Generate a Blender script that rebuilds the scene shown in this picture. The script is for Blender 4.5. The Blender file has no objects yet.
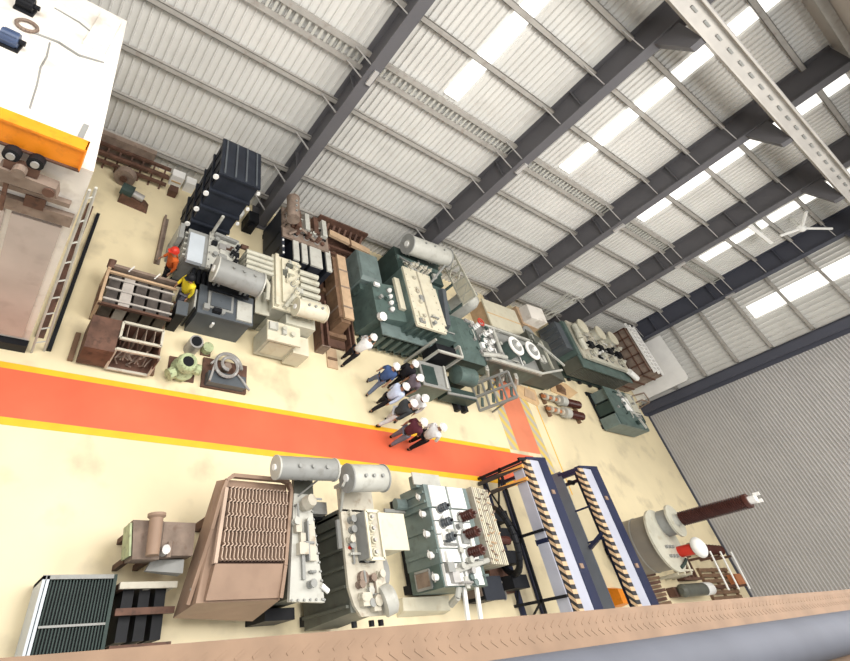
import bpy, bmesh, math, random
from mathutils import Vector, Matrix
random.seed(7)
S = bpy.context.scene
C = S.collection
PI = math.pi

# ------------------------------------------------------------------ materials
def paint(name, col, rough=0.55, var=0.12, scale=3.0, metal=0.0, dark=None, dark_amt=0.0):
    m = bpy.data.materials.new(name); m.use_nodes = True
    nt = m.node_tree; b = nt.nodes['Principled BSDF']
    b.inputs['Roughness'].default_value = rough; b.inputs['Metallic'].default_value = metal
    b.inputs['Specular IOR Level'].default_value = 0.15 if max(col) < 0.06 else 0.32
    tc = nt.nodes.new('ShaderNodeTexCoord'); no = nt.nodes.new('ShaderNodeTexNoise')
    no.inputs['Scale'].default_value = scale; no.inputs['Detail'].default_value = 5.0
    nt.links.new(tc.outputs['Object'], no.inputs['Vector'])
    r = nt.nodes.new('ShaderNodeValToRGB')
    r.color_ramp.elements[0].position = 0.3; r.color_ramp.elements[1].position = 0.7
    c = Vector(col)
    r.color_ramp.elements[0].color = (*(c * (1 - var)), 1)
    r.color_ramp.elements[1].color = (*[min(1, x * (1 + var)) for x in c], 1)
    nt.links.new(no.outputs['Fac'], r.inputs['Fac'])
    out = r.outputs['Color']
    if dark:
        n2 = nt.nodes.new('ShaderNodeTexNoise'); n2.inputs['Scale'].default_value = scale * 2.3; n2.inputs['Detail'].default_value = 8
        nt.links.new(tc.outputs['Object'], n2.inputs['Vector'])
        r2 = nt.nodes.new('ShaderNodeValToRGB'); r2.color_ramp.elements[0].position = 0.55; r2.color_ramp.elements[1].position = 0.7
        r2.color_ramp.elements[1].color = (dark_amt, dark_amt, dark_amt, 1)
        nt.links.new(n2.outputs['Fac'], r2.inputs['Fac'])
        mx = nt.nodes.new('ShaderNodeMixRGB'); mx.inputs['Color2'].default_value = (*dark, 1)
        nt.links.new(r2.outputs['Color'], mx.inputs['Fac']); nt.links.new(out, mx.inputs['Color1'])
        out = mx.outputs['Color']
    nt.links.new(out, b.inputs['Base Color'])
    return m

def emit(name, col, s):
    m = bpy.data.materials.new(name); m.use_nodes = True
    b = m.node_tree.nodes['Principled BSDF']
    b.inputs['Base Color'].default_value = (*col, 1); b.inputs['Emission Color'].default_value = (*col, 1)
    b.inputs['Emission Strength'].default_value = s
    return m

def stripes(name, a, bcol, k, dirv=(1, 1, 0), duty=0.5):
    m = bpy.data.materials.new(name); m.use_nodes = True
    nt = m.node_tree; b = nt.nodes['Principled BSDF']; b.inputs['Roughness'].default_value = 0.6
    tc = nt.nodes.new('ShaderNodeTexCoord')
    d = nt.nodes.new('ShaderNodeVectorMath'); d.operation = 'DOT_PRODUCT'; d.inputs[1].default_value = dirv
    nt.links.new(tc.outputs['Object'], d.inputs[0])
    mu = nt.nodes.new('ShaderNodeMath'); mu.operation = 'MULTIPLY'; mu.inputs[1].default_value = k
    nt.links.new(d.outputs['Value'], mu.inputs[0])
    fr = nt.nodes.new('ShaderNodeMath'); fr.operation = 'FRACT'; nt.links.new(mu.outputs[0], fr.inputs[0])
    gt = nt.nodes.new('ShaderNodeMath'); gt.operation = 'GREATER_THAN'; gt.inputs[1].default_value = duty
    nt.links.new(fr.outputs[0], gt.inputs[0])
    mx = nt.nodes.new('ShaderNodeMixRGB'); mx.inputs['Color1'].default_value = (*a, 1); mx.inputs['Color2'].default_value = (*bcol, 1)
    nt.links.new(gt.outputs[0], mx.inputs['Fac']); nt.links.new(mx.outputs['Color'], b.inputs['Base Color'])
    return m

K = {}
K['floor'] = paint('floor_paint', (0.76, 0.66, 0.44), 0.35, 0.10, 0.35, dark=(0.42, 0.36, 0.25), dark_amt=0.6)
K['lane'] = paint('lane_red', (0.70, 0.22, 0.12), 0.45, 0.12, 0.8)
K['red'] = paint('walkway_red', (0.70, 0.125, 0.058), 0.45, 0.12, 0.6)
K['yellow'] = paint('line_yellow', (0.85, 0.45, 0.02), 0.5, 0.1, 2)
K['chev'] = stripes('floor_chevrons', (0.66, 0.50, 0.12), (0.46, 0.42, 0.36), 1.6, (1.2, 1, 0))
K['clad'] = paint('wall_sheet', (0.63, 0.625, 0.60), 0.5, 0.06, 0.5, dark=(0.50, 0.485, 0.455), dark_amt=0.35)
K['girt'] = paint('girt_galvanised', (0.36, 0.345, 0.32), 0.45, 0.1, 2, dark=(0.2, 0.15, 0.12), dark_amt=0.4)
K['column'] = paint('column_grey', (0.105, 0.103, 0.112), 0.5, 0.08, 0.7)
K['navy'] = paint('column_dark_blue', (0.06, 0.064, 0.085), 0.5, 0.08, 0.7)
K['rod'] = paint('zinc_rod', (0.40, 0.39, 0.38), 0.4, 0.05, 3)
K['door'] = paint('shutter_grey', (0.40, 0.39, 0.385), 0.5, 0.05, 0.6)
K['skylight'] = emit('translucent_sheet', (1.0, 0.985, 0.94), 1.15)
K['runway'] = paint('runway_cream', (0.50, 0.48, 0.45), 0.4, 0.1, 1.2)
K['roof'] = paint('roof_sheet', (0.45, 0.42, 0.39), 0.6, 0.05, 0.5)
K['chequer'] = paint('chequer_plate', (0.20, 0.132, 0.088), 0.7, 0.14, 6)
K['pipe'] = paint('grey_handrail', (0.085, 0.092, 0.115), 0.75, 0.08, 3)
K['green'] = paint('transformer_green', (0.085, 0.125, 0.115), 0.42, 0.2, 2.2, dark=(0.03, 0.035, 0.03), dark_amt=0.4)
K['teal'] = paint('transformer_teal', (0.145, 0.19, 0.185), 0.42, 0.15, 2.2, dark=(0.05, 0.06, 0.055), dark_amt=0.3)
K['dkgreen'] = paint('dark_green', (0.035, 0.055, 0.05), 0.45, 0.2, 2.5)
K['olive'] = paint('grey_green_tank', (0.10, 0.105, 0.088), 0.45, 0.15, 2.2, dark=(0.06, 0.05, 0.04), dark_amt=0.4)
K['bluegrey'] = paint('blue_grey_steel', (0.085, 0.097, 0.11), 0.4, 0.15, 2)
K['black'] = paint('black_steel', (0.012, 0.013, 0.016), 0.5, 0.25, 2.5)
K['blackblue'] = paint('dark_blue_steel', (0.022, 0.026, 0.036), 0.45, 0.2, 2)
K['lgrey'] = paint('light_grey_paint', (0.46, 0.46, 0.42), 0.42, 0.1, 2, dark=(0.26, 0.24, 0.2), dark_amt=0.4)
K['mgrey'] = paint('mid_grey_paint', (0.27, 0.275, 0.265), 0.42, 0.1, 2, dark=(0.15, 0.14, 0.12), dark_amt=0.4)
K['lblue'] = paint('pale_blue_lid', (0.50, 0.55, 0.60), 0.35, 0.05, 2)
K['cream'] = paint('cream_paint', (0.50, 0.49, 0.41), 0.42, 0.1, 2, dark=(0.35, 0.30, 0.2), dark_amt=0.45)
K['ivory'] = paint('ivory_cover', (0.62, 0.585, 0.46), 0.45, 0.07, 2, dark=(0.5, 0.42, 0.28), dark_amt=0.4)
K['greycream'] = paint('stained_cover', (0.50, 0.47, 0.39), 0.5, 0.12, 2.5, dark=(0.28, 0.2, 0.13), dark_amt=0.6)
K['white'] = paint('white_paint', (0.82, 0.82, 0.80), 0.45, 0.05, 2)
K['dirtywhite'] = paint('dusty_white_sheet', (0.80, 0.76, 0.70), 0.6, 0.08, 1.0, dark=(0.50, 0.44, 0.38), dark_amt=0.6)
K['pinkish'] = paint('grey_pink_sheet', (0.46, 0.40, 0.37), 0.4, 0.12, 0.9, dark=(0.30, 0.24, 0.22), dark_amt=0.4)
K['orange'] = paint('orange_beam', (0.90, 0.28, 0.015), 0.42, 0.08, 3, dark=(0.45, 0.13, 0.02), dark_amt=0.35)
K['rust'] = paint('rusty_steel', (0.115, 0.060, 0.042), 0.7, 0.35, 3, dark=(0.04, 0.025, 0.02), dark_amt=0.7)
K['rustlight'] = paint('pale_rust', (0.23, 0.175, 0.14), 0.7, 0.25, 3, dark=(0.12, 0.07, 0.05), dark_amt=0.5)
K['wood'] = paint('brown_timber', (0.185, 0.112, 0.068), 0.7, 0.2, 4, dark=(0.12, 0.065, 0.035), dark_amt=0.5)
K['woodlight'] = paint('pale_timber', (0.50, 0.355, 0.23), 0.7, 0.12, 4)
K['card'] = paint('cardboard', (0.62, 0.43, 0.24), 0.8, 0.1, 3)
K['tanksteel'] = paint('grey_brown_tank', (0.21, 0.195, 0.17), 0.45, 0.1, 1.2)
K['tan'] = paint('tan_primer', (0.30, 0.205, 0.148), 0.6, 0.12, 1.5, dark=(0.25, 0.165, 0.12), dark_amt=0.4)
K['tanfin'] = paint('tan_fin', (0.46, 0.345, 0.27), 0.6, 0.12, 2)
K['findark'] = paint('fin_gap_dark', (0.035, 0.02, 0.016), 0.8, 0.2, 3)
K['porcelain'] = paint('brown_porcelain', (0.075, 0.026, 0.02), 0.2, 0.15, 3)
K['blue'] = paint('gantry_blue', (0.018, 0.024, 0.062), 0.35, 0.12, 1.5)
K['blueplate'] = paint('gantry_slate', (0.13, 0.15, 0.19), 0.4, 0.12, 1.5)
K['bluelight'] = paint('gantry_top_plate', (0.46, 0.48, 0.57), 0.35, 0.08, 1.5)
K['hazard'] = stripes('hazard_tape', (0.62, 0.44, 0.27), (0.03, 0.028, 0.03), 4.6, (0, 1, 0.9), 0.5)
K['hazardx'] = stripes('hazard_tape_across', (0.75, 0.36, 0.08), (0.03, 0.028, 0.03), 3.2, (1, 0.8, 0), 0.5)
K['redpaint'] = paint('red_paint', (0.55, 0.035, 0.02), 0.35, 0.1, 3)
K['copper'] = paint('copper', (0.45, 0.17, 0.07), 0.4, 0.15, 3)
K['motorblue'] = paint('motor_blue', (0.06, 0.09, 0.17), 0.4, 0.15, 3)
K['plastic'] = paint('dusty_film', (0.42, 0.39, 0.36), 0.35, 0.2, 3)
K['clear'] = paint('crate_dark_inside', (0.065, 0.055, 0.05), 0.5, 0.4, 5)
K['valvegreen'] = paint('pale_green_casting', (0.40, 0.46, 0.27), 0.5, 0.2, 5, dark=(0.08, 0.08, 0.05), dark_amt=0.8)
K['silver'] = paint('grey_casting', (0.36, 0.35, 0.34), 0.35, 0.15, 4, metal=0.3)
K['skin'] = paint('skin', (0.36, 0.19, 0.12), 0.5, 0.05, 8)
K['helmet'] = paint('white_helmet', (0.85, 0.85, 0.84), 0.3, 0.02, 4)
K['shoe'] = paint('dark_shoe', (0.02, 0.017, 0.015), 0.5, 0.1, 8)

# ------------------------------------------------------------------ mesh builder
FIT = {}      # machines drawn at one height and built at their measured height
class M:
    def __init__(s): s.bm = bmesh.new()
    def box(s, x0, x1, y0, y1, z0, z1):
        v = [s.bm.verts.new(p) for p in ((x0,y0,z0),(x1,y0,z0),(x1,y1,z0),(x0,y1,z0),(x0,y0,z1),(x1,y0,z1),(x1,y1,z1),(x0,y1,z1))]
        for f in ((3,2,1,0),(4,5,6,7),(0,1,5,4),(1,2,6,5),(2,3,7,6),(3,0,4,7)): s.bm.faces.new([v[i] for i in f])
        return s
    def hexa(s, b, t):
        v = [s.bm.verts.new(p) for p in list(b) + list(t)]
        for f in ((3,2,1,0),(4,5,6,7),(0,1,5,4),(1,2,6,5),(2,3,7,6),(3,0,4,7)): s.bm.faces.new([v[i] for i in f])
        return s
    def prism(s, poly, z0, z1):
        b = [s.bm.verts.new((x,y,z0)) for x,y in poly]; t = [s.bm.verts.new((x,y,z1)) for x,y in poly]
        n = len(poly); s.bm.faces.new(b[::-1]); s.bm.faces.new(t)
        for i in range(n): s.bm.faces.new((b[i], b[(i+1)%n], t[(i+1)%n], t[i]))
        return s
    def extr(s, poly, d):            # any planar 3D polygon pushed along d
        d = Vector(d); b = [s.bm.verts.new(p) for p in poly]; t = [s.bm.verts.new(Vector(p)+d) for p in poly]
        n = len(poly); s.bm.faces.new(b[::-1]); s.bm.faces.new(t)
        for i in range(n): s.bm.faces.new((b[i], b[(i+1)%n], t[(i+1)%n], t[i]))
        return s
    def lathe(s, p0, p1, prof, n=16):   # prof: list of (t 0..1, r)
        p0 = Vector(p0); p1 = Vector(p1); a = (p1-p0).normalized()
        u = a.orthogonal().normalized(); w = a.cross(u)
        rings = []
        for t, r in prof:
            c = p0 + (p1-p0)*t
            rings.append([s.bm.verts.new(c + (u*math.cos(2*PI*i/n) + w*math.sin(2*PI*i/n))*max(r,1e-4)) for i in range(n)])
        for A, B in zip(rings, rings[1:]):
            for i in range(n): s.bm.faces.new((A[i], A[(i+1)%n], B[(i+1)%n], B[i]))
        s.bm.faces.new(rings[0][::-1]); s.bm.faces.new(rings[-1])
        return s
    def cyl(s, p0, p1, r, r2=None, n=14): return s.lathe(p0, p1, [(0,r),(1,r if r2 is None else r2)], n)
    def tube(s, pts, r, n=6):
        for a, b in zip(pts, pts[1:]): s.cyl(a, b, r, n=n)
        return s
    def ball(s, c, r, sc=(1,1,1), nu=14, nv=8):
        bmesh.ops.create_uvsphere(s.bm, u_segments=nu, v_segments=nv, radius=r, matrix=Matrix.Translation(c) @ Matrix.Diagonal((*sc,1)))
        return s
    def torus(s, c, R, r, axis=(0,0,1), a0=0, a1=2*PI, n=20, m=6):
        a = Vector(axis).normalized(); u = a.orthogonal().normalized(); w = a.cross(u); c = Vector(c)
        pts = [c + (u*math.cos(a0+(a1-a0)*i/n) + w*math.sin(a0+(a1-a0)*i/n))*R for i in range(n+1)]
        return s.tube(pts, r, m)
    def bar(s, a, b, w, h):            # rectangular bar between two points
        a = Vector(a); b = Vector(b); d = (b-a).normalized()
        up = Vector((0,0,1)) if abs(d.z) < 0.95 else Vector((0,1,0))
        x = d.cross(up).normalized()*w/2; y = x.cross(d).normalized()*h/2
        return s.hexa([a-x-y, a+x-y, a+x+y, a-x+y], [b-x-y, b+x-y, b+x+y, b-x+y])
    def build(s, name, mat, parent=None, off=None, smooth=False, each=False):
        if each:                       # every loose piece becomes an object of its own
            left = set(s.bm.verts); out = None
            while left:
                v0 = next(iter(left)); isl = {v0}; st = [v0]
                while st:
                    v = st.pop()
                    for e in v.link_edges:
                        w = e.other_vert(v)
                        if w not in isl: isl.add(w); st.append(w)
                left -= isl
                q = M(); mp = {v: q.bm.verts.new(v.co) for v in isl}
                for fc in {fc for v in isl for fc in v.link_faces}: q.bm.faces.new([mp[v] for v in fc.verts])
                out = q.build(name, mat, parent, off, smooth)
            s.bm.free()
            return out
        bmesh.ops.recalc_face_normals(s.bm, faces=s.bm.faces)
        q = parent
        while q is not None and q.parent is not None: q = q.parent
        if q is not None and q.name in FIT:
            l0, m_, zt, zn = FIT[q.name]
            for v in s.bm.verts:
                z = v.co.z
                v.co = (l0.x*m_+(v.co.x-l0.x)*m_, l0.y*m_+(v.co.y-l0.y)*m_, z*zn/zt if z <= zt else z-zt+zn)
        me = bpy.data.meshes.new(name)
        o = bpy.data.objects.new(name, me); C.objects.link(o)
        if parent is not None:
            o.parent = parent
            off = Vector((0,0,0)); q = parent
            while q is not None: off += q.location; q = q.parent
        if off is not None:
            bmesh.ops.translate(s.bm, verts=s.bm.verts, vec=-Vector(off))
            if parent is None: o.location = off
        if smooth:
            for f in s.bm.faces: f.smooth = True
        s.bm.to_mesh(me); s.bm.free()
        if isinstance(mat, str): mat = K[mat]
        me.materials.append(mat)
        if smooth:
            try: me.set_sharp_from_angle(angle=math.radians(40))
            except Exception: pass
        return o

def tag(o, label, cat, group=None):
    o['label'] = label; o['category'] = cat
    if group: o['group'] = group
    return o
def thing(name, label, cat, loc, group=None, fit=None):
    o = bpy.data.objects.new(name, None); C.objects.link(o); o.location = loc; o.empty_display_size = 0.2
    if fit:
        m_ = (11.8-fit[1])/(11.8-fit[0]); FIT[o.name] = (Vector(loc), m_, fit[0], fit[1]); o.location = (loc[0]*m_, loc[1]*m_, 0)
    return tag(o, label, cat, group)
def struct(o, label=None):
    o['kind'] = 'structure'
    if label: o['label'] = label
    return o

# ------------------------------------------------------------------ common fittings
def conservator(T, p0, p1, r, mat, foot_z, flange=None, name='conservator', ts=(0.22,0.8)):
    p0 = Vector(p0); p1 = Vector(p1); L = (p1-p0).length; d = (p1-p0)/L
    c = M().lathe(p0, p1, [(0,r*0.3),(0.005,r*0.93),(0.03,r),(0.97,r),(0.995,r*0.93),(1,r*0.3)], 24).build(name, mat, T, smooth=True)
    for t in (0.01, 0.985): M().lathe(p0+d*L*t-d*0.02, p0+d*L*t+d*0.02, [(0,r*1.06),(1,r*1.06)], 24).build('end_flange', flange or mat, c, smooth=True)
    g = M(); g.cyl(p0-d*0.05, p0+d*0.01, r*0.28, n=12)
    g.build('level_gauge', 'white', c)
    for t in (0.3, 0.52, 0.76):
        q = p0+d*L*t; M().cyl(q+Vector((0,-0.12*r,r*0.95)), q+Vector((0,-0.12*r,r+0.05)), 0.04, n=8).build('filler_cap', 'mgrey', c)
    for t in ts:
        q = p0+d*L*t
        s = M(); s.bar((q.x-0.07,q.y,foot_z), (q.x-0.07,q.y,q.z-r*0.7), 0.06, 0.06); s.bar((q.x+0.07,q.y,foot_z), (q.x+0.07,q.y,q.z-r*0.7), 0.05, 0.05)
        s.bar((q.x-0.07,q.y,foot_z+0.05), (q.x+0.07,q.y,q.z-r*0.8), 0.03, 0.03)
        s.build('support', mat, T)
    return c

def bushing(T, p, h, r, mat='porcelain', n_sheds=6, tip='lgrey', d=(0,0,1), base='mgrey'):
    p = Vector(p); d = Vector(d).normalized(); q = p + d*h
    prof = []
    for i in range(n_sheds):
        t = i/n_sheds; prof += [(t, r*0.68), (t+0.35/n_sheds, r), (t+0.6/n_sheds, r*0.7)]
    prof.append((1, r*0.6))
    b = M().lathe(p, q, prof, 12).build('bushing', mat, T, smooth=False)
    M().cyl(p-d*0.06, p+d*0.03, r*1.25, n=12).build('bushing_flange', base, b)
    M().cyl(q, q+d*h*0.16, r*0.35, n=8).build('terminal', tip, b)
    return b

def radiator(T, axis, a0, a1, n, u0, u1, z0, z1, th, mat, name='radiator_panel'):
    """n upright panels spread along axis from a0 to a1, each reaching u0..u1 on the other axis."""
    for i in range(n):
        a = a0 + (a1-a0)*(i+0.5)/n
        m = M()
        if axis == 'x':
            m.box(a-th/2, a+th/2, u0, u1, z0+0.08, z1-0.06)
            m.cyl((a,u0,z1-0.06),(a,u1,z1-0.06), th*0.7, n=8); m.cyl((a,u0,z0+0.08),(a,u1,z0+0.08), th*0.7, n=8)
        else:
            m.box(u0, u1, a-th/2, a+th/2, z0+0.08, z1-0.06)
            m.cyl((u0,a,z1-0.06),(u1,a,z1-0.06), th*0.7, n=8); m.cyl((u0,a,z0+0.08),(u1,a,z0+0.08), th*0.7, n=8)
        m.build(name, mat, T)

def bolts(T, x0, x1, y0, y1, z, mat='mgrey', step=0.22, r=0.022):
    m = M()
    nx = max(2, int((x1-x0)/step)); ny = max(2, int((y1-y0)/step))
    for i in range(nx+1):
        for y in (y0, y1): m.cyl((x0+(x1-x0)*i/nx, y, z), (x0+(x1-x0)*i/nx, y, z+0.035), r, n=6)
    for j in range(1, ny):
        for x in (x0, x1): m.cyl((x, y0+(y1-y0)*j/ny, z), (x, y0+(y1-y0)*j/ny, z+0.035), r, n=6)
    return m.build('bolt', mat, T, each=True)

def ribs_x(T, x, y0, y1, z0, z1, n, mat, d=0.06, horizontal=False):
    m = M()
    for i in range(n):
        t = (i+0.5)/n
        if horizontal:
            z = z0+(z1-z0)*t; m.box(x-d, x+0.01, y0, y1, z-0.03, z+0.03)
        else:
            y = y0+(y1-y0)*t; m.box(x-d, x+0.01, y-0.03, y+0.03, z0, z1)
    return m.build('stiffener', mat, T, each=True)
def ribs_y(T, y, x0, x1, z0, z1, n, mat, d=0.06):
    m = M()
    for i in range(n):
        x = x0+(x1-x0)*(i+0.5)/n; m.box(x-0.03, x+0.03, y-d, y+0.01, z0, z1)
    return m.build('stiffener', mat, T, each=True)
def skid(T, x0, x1, y0, y1, z1, mat='dkgreen'):
    m = M()
    for y in (y0+0.12, y1-0.12): m.box(x0, x1, y-0.09, y+0.09, 0, z1)
    for x in (x0+0.2, x1-0.2): m.box(x-0.08, x+0.08, y0+0.2, y1-0.2, 0.02, z1)
    return m.build('skid', mat, T)
def wheel(T, p, r, mat='silver'):
    w = M().torus(p, r, 0.025, (0,0,1), n=16).build('handwheel', mat, T)
    m = M()
    for k in range(3):
        a = k*PI/3; m.tube([(p[0]-r*math.cos(a), p[1]-r*math.sin(a), p[2]), (p[0]+r*math.cos(a), p[1]+r*math.sin(a), p[2])], 0.014, 5)
    m.cyl((p[0],p[1],p[2]-0.2),(p[0],p[1],p[2]+0.03), 0.025, n=6)
    m.build('spoke', mat, w)
    return w

def fittings(T, x0, x1, y0, y1, z, n, mats, seed):
    """small valves, boxes and pipe stubs crowded on a machine's top"""
    r = random.Random(seed)
    for i in range(n):
        x = r.uniform(x0, x1); y = r.uniform(y0, y1); m_ = r.choice(mats); t = r.random()
        if t < 0.35:
            h = r.uniform(0.06, 0.2); M().lathe((x,y,z),(x,y,z+h), [(0,0.07),(0.3,0.07),(0.31,0.045),(0.8,0.045),(0.81,0.075),(1,0.075)], 10).build('valve', m_, T)
        elif t < 0.65:
            a = r.uniform(0.05,0.13); c = r.uniform(0.05,0.13); M().box(x-a,x+a,y-c,y+c,z,z+r.uniform(0.05,0.16)).build('terminal_box', m_, T)
        else:
            L = r.uniform(0.2,0.6); h = r.uniform(0.05,0.14)
            q = (x+L,y,z+h) if r.random()<0.5 else (x,y+L*0.8,z+h)
            q = (min(q[0],x1+0.05), min(q[1],y1+0.05), q[2])
            M().tube([(x,y,z),(x,y,z+h),q,(q[0],q[1],z)], 0.026, 6).build('pipe_run', m_, T)

# ================================================================== SETTING
XE = 31.5; YW = 14.2; X0 = -10.0; Y0 = -9.0; HR = 16.25
struct(M().box(X0, XE+0.3, Y0, YW+0.3, -0.2, 0).build('floor', 'floor'), 'cream painted concrete workshop floor')
fl = M(); fl.box(X0, 18.4, 4.66, 5.72, 0.0, 0.004)
struct(fl.build('floor_walkway', 'red'), 'red painted walkway across the floor')
struct(M().box(X0, 17.0, 5.72, 5.86, 0, 0.006).build('trim_1', 'yellow'), 'yellow line along the walkway')
struct(M().box(X0, 17.0, 4.50, 4.66, 0, 0.006).build('trim_2', 'yellow'), 'yellow line along the walkway, near side')
struct(M().box(17.62, 19.0, 5.86, 10.5, 0, 0.004).build('floor_crosswalk', 'lane'), 'red painted lane crossing toward the far wall')
struct(M().box(17.08, 17.62, 5.86, 10.5, 0, 0.005).build('trim_3', 'chev'), 'yellow and grey chevron band left of the red lane')
struct(M().box(19.0, 19.54, 4.6, 10.5, 0, 0.005).build('trim_4', 'chev'), 'yellow and grey chevron band right of the red lane')
struct(M().box(20.1, 20.16, 4.4, 10.5, 0, 0.005).build('trim_5', 'yellow'), 'thin yellow line right of the chevrons')

def corrugated(along, a0, a1, const, z0, z1, pitch, depth, sgn, th=0.03):
    """Trapezoid ribbed sheet, ribs upright. along 'x' or 'y'; sgn: which way ribs stand out."""
    bm = bmesh.new(); prof = []
    a = a0
    while a < a1 - 1e-6:
        for da, d in ((0,0),(pitch*0.74,0),(pitch*0.82,depth),(pitch*0.92,depth)):
            if a+da <= a1: prof.append((a+da, d))
        a += pitch
    prof.append((a1, 0))
    lo = []; hi = []
    for p, d in prof:
        if along == 'x': lo.append(bm.verts.new((p, const+sgn*d, z0))); hi.append(bm.verts.new((p, const+sgn*d, z1)))
        else: lo.append(bm.verts.new((const+sgn*d, p, z0))); hi.append(bm.verts.new((const+sgn*d, p, z1)))
    for i in range(len(prof)-1): bm.faces.new((lo[i], lo[i+1], hi[i+1], hi[i]))
    m = M(); m.bm.free(); m.bm = bm
    # solid backing
    if along == 'x': m.box(a0, a1, const+0.005, const+th+0.05, z0, z1)
    else: m.box(const+0.005, const+th+0.05, a0, a1, z0, z1)
    return m

wb = struct(corrugated('x', X0, XE, YW, 0, HR, 0.25, 0.07, -1).build('wall_back', 'clad'), 'white ribbed sheet wall behind the transformers')
wr = struct(corrugated('y', 9.8, YW, XE, 0, HR, 0.25, 0.07, -1).build('wall_right', 'clad'), 'white ribbed sheet end wall beside the shutter')
# translucent light strips let into the sheets
for x in (9.2, 15.75, 21.7, 28.0):
    M().box(x-0.32, x+0.32, YW-0.09, YW-0.01, 7.85, HR-0.1).build('translucent_strip', 'skylight', wb)
M().box(XE-0.09, XE-0.01, 11.65, 12.35, 7.5, HR-0.1).build('translucent_strip', 'skylight', wr)
# girts (C sections) on the walls
for z in (0.75, 2.35, 4.0, 5.7, 9.35, 11.1, 12.5, 13.9, 15.3):
    m = M(); m.box(X0, XE-0.1, YW-0.2, YW-0.045, z-0.09, z-0.075); m.box(X0, XE-0.1, YW-0.2, YW-0.185, z-0.09, z+0.09); m.box(X0, XE-0.1, YW-0.2, YW-0.045, z+0.075, z+0.09)
    m.build('girt', 'girt', wb)
for z in (7.12, 7.62):
    M().box(X0, XE-0.1, YW-0.22, YW-0.045, z-0.08, z+0.08).build('girt', 'girt', wb)
m = M()
x = X0
while x < XE-0.6: m.box(x, x+0.09, YW-0.17, YW-0.15, 7.2, 7.54); x += 0.22
m.build('cable_tray', 'lgrey', wb)
for z in (2.2, 3.86, 5.55, 7.22, 9.1, 11.0, 12.8, 14.6):
    M().box(XE-0.2, XE-0.045, 10.0, 13.6, z-0.07, z+0.07).build('girt', 'girt', wr)

# roller shutter: horizontal slats
bm = bmesh.new(); lo = []; hi = []
z = 0.0; pts = []
while z < HR:
    pts += [(z, 0), (z+0.07, 0), (z+0.085, 0.035), (z+0.125, 0.035)]; z += 0.145
A = [bm.verts.new((XE-0.05-d, Y0, zz)) for zz, d in pts]; B = [bm.verts.new((XE-0.05-d, 9.5, zz)) for zz, d in pts]
for i in range(len(pts)-1): bm.faces.new((A[i], B[i], B[i+1], A[i+1]))
m = M(); m.bm.free(); m.bm = bm; m.box(XE-0.04, XE+0.06, Y0, 9.5, 0, HR)
d1 = struct(m.build('door_1', 'door'), 'grey roller shutter with fine horizontal slats')
M().box(XE-0.16, XE-0.05, Y0, 9.4, 0, 0.09).build('bottom_rail', 'navy', d1)

# ceiling: sheets sloping up from the wall, with purlins
m = M(); m.extr([(X0, YW, HR), (XE, YW, HR), (XE, Y0, HR+2.2), (X0, Y0, HR+2.2)], (0,0,0.1))
ce = struct(m.build('ceiling', 'roof'), 'sheet roof')
for y in (13.0, 11.2, 9.4, 7.6):
    zz = HR + (YW-y)*2.2/(YW-Y0) - 0.14
    M().box(X0, XE, y-0.04, y+0.04, zz-0.12, zz+0.12).build('purlin', 'girt', ce)

# columns: tapered I sections
def column(name, x, label, mat='column', side=0.4, yf=13.1):
    T = thing(name, label, 'column', (x, 13.6, 0))
    m = M()
    m.box(x-side/2, x+side/2, yf, yf+0.05, 0, HR)
    m.build('flange', mat, T)
    m = M(); m.box(x-0.025, x+0.025, yf+0.05, YW-0.1, 0, HR-0.05); m.build('web', mat, T)
    m = M(); m.box(x-side/2, x+side/2, YW-0.1, YW-0.06, 0, HR-0.05); m.build('flange', mat, T)
    M().box(x-0.32, x+0.32, yf-0.12, YW-0.05, 0, 0.05).build('base_plate', mat, T)
    for z in (0.75, 2.35, 4.0, 5.7, 7.12, 7.62, 9.35, 11.1, 12.5, 13.9):
        M().bar((x-0.62, YW-0.17, z), (x-0.05, yf+0.03, z), 0.055, 0.03).build('fly_brace', 'rod', T)
    for z in (3.2, 6.7, 10.2):
        M().box(x-side/2+0.02, x-0.025, yf+0.05, YW-0.1, z, z+0.03).build('stiffener', mat, T)
    M().bar((x-0.02, yf-0.02, 7.35), (x+0.14, yf-0.02, 7.35), 0.12, 0.5).build('clip_plate', 'rod', T)
    m = M(); m.hexa([(x-0.14,12.0,13.2),(x+0.14,12.0,13.2),(x+0.14,yf,12.75),(x-0.14,yf,12.75)], [(x-0.14,12.0,13.53),(x+0.14,12.0,13.53),(x+0.14,yf,13.53),(x-0.14,yf,13.53)])
    m.build('corbel', mat, T)
    return T
column('steel_column', 5.85, 'tall dark grey steel column right behind the stack of black tanks')
column('steel_column', 12.92, 'dark grey steel column rising behind the white horizontal conservator tank')
column('steel_column', 19.62, 'dark grey steel column rising behind the flat cream crates')
column('steel_column', 25.2, 'dark grey steel column rising behind the pale brown cooler bank')
column('steel_column', 30.9, 'dark blue steel column in the corner where the white walls meet', 'navy')
T = thing('door_column', 'dark blue steel column between the white end wall and the grey shutter', 'column', (31.2, 9.6, 0))
M().box(30.95, 31.0, 9.35, 9.75, 0, HR).build('flange', 'navy', T)
M().box(31.0, 31.4, 9.52, 9.57, 0, HR-0.05).build('web', 'navy', T)
M().box(31.35, 31.4, 9.25, 9.95, 0, HR-0.05).build('flange', 'navy', T)
M().box(30.9, 31.44, 9.25, 9.85, 0, 0.05).build('base_plate', 'navy', T)

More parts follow.
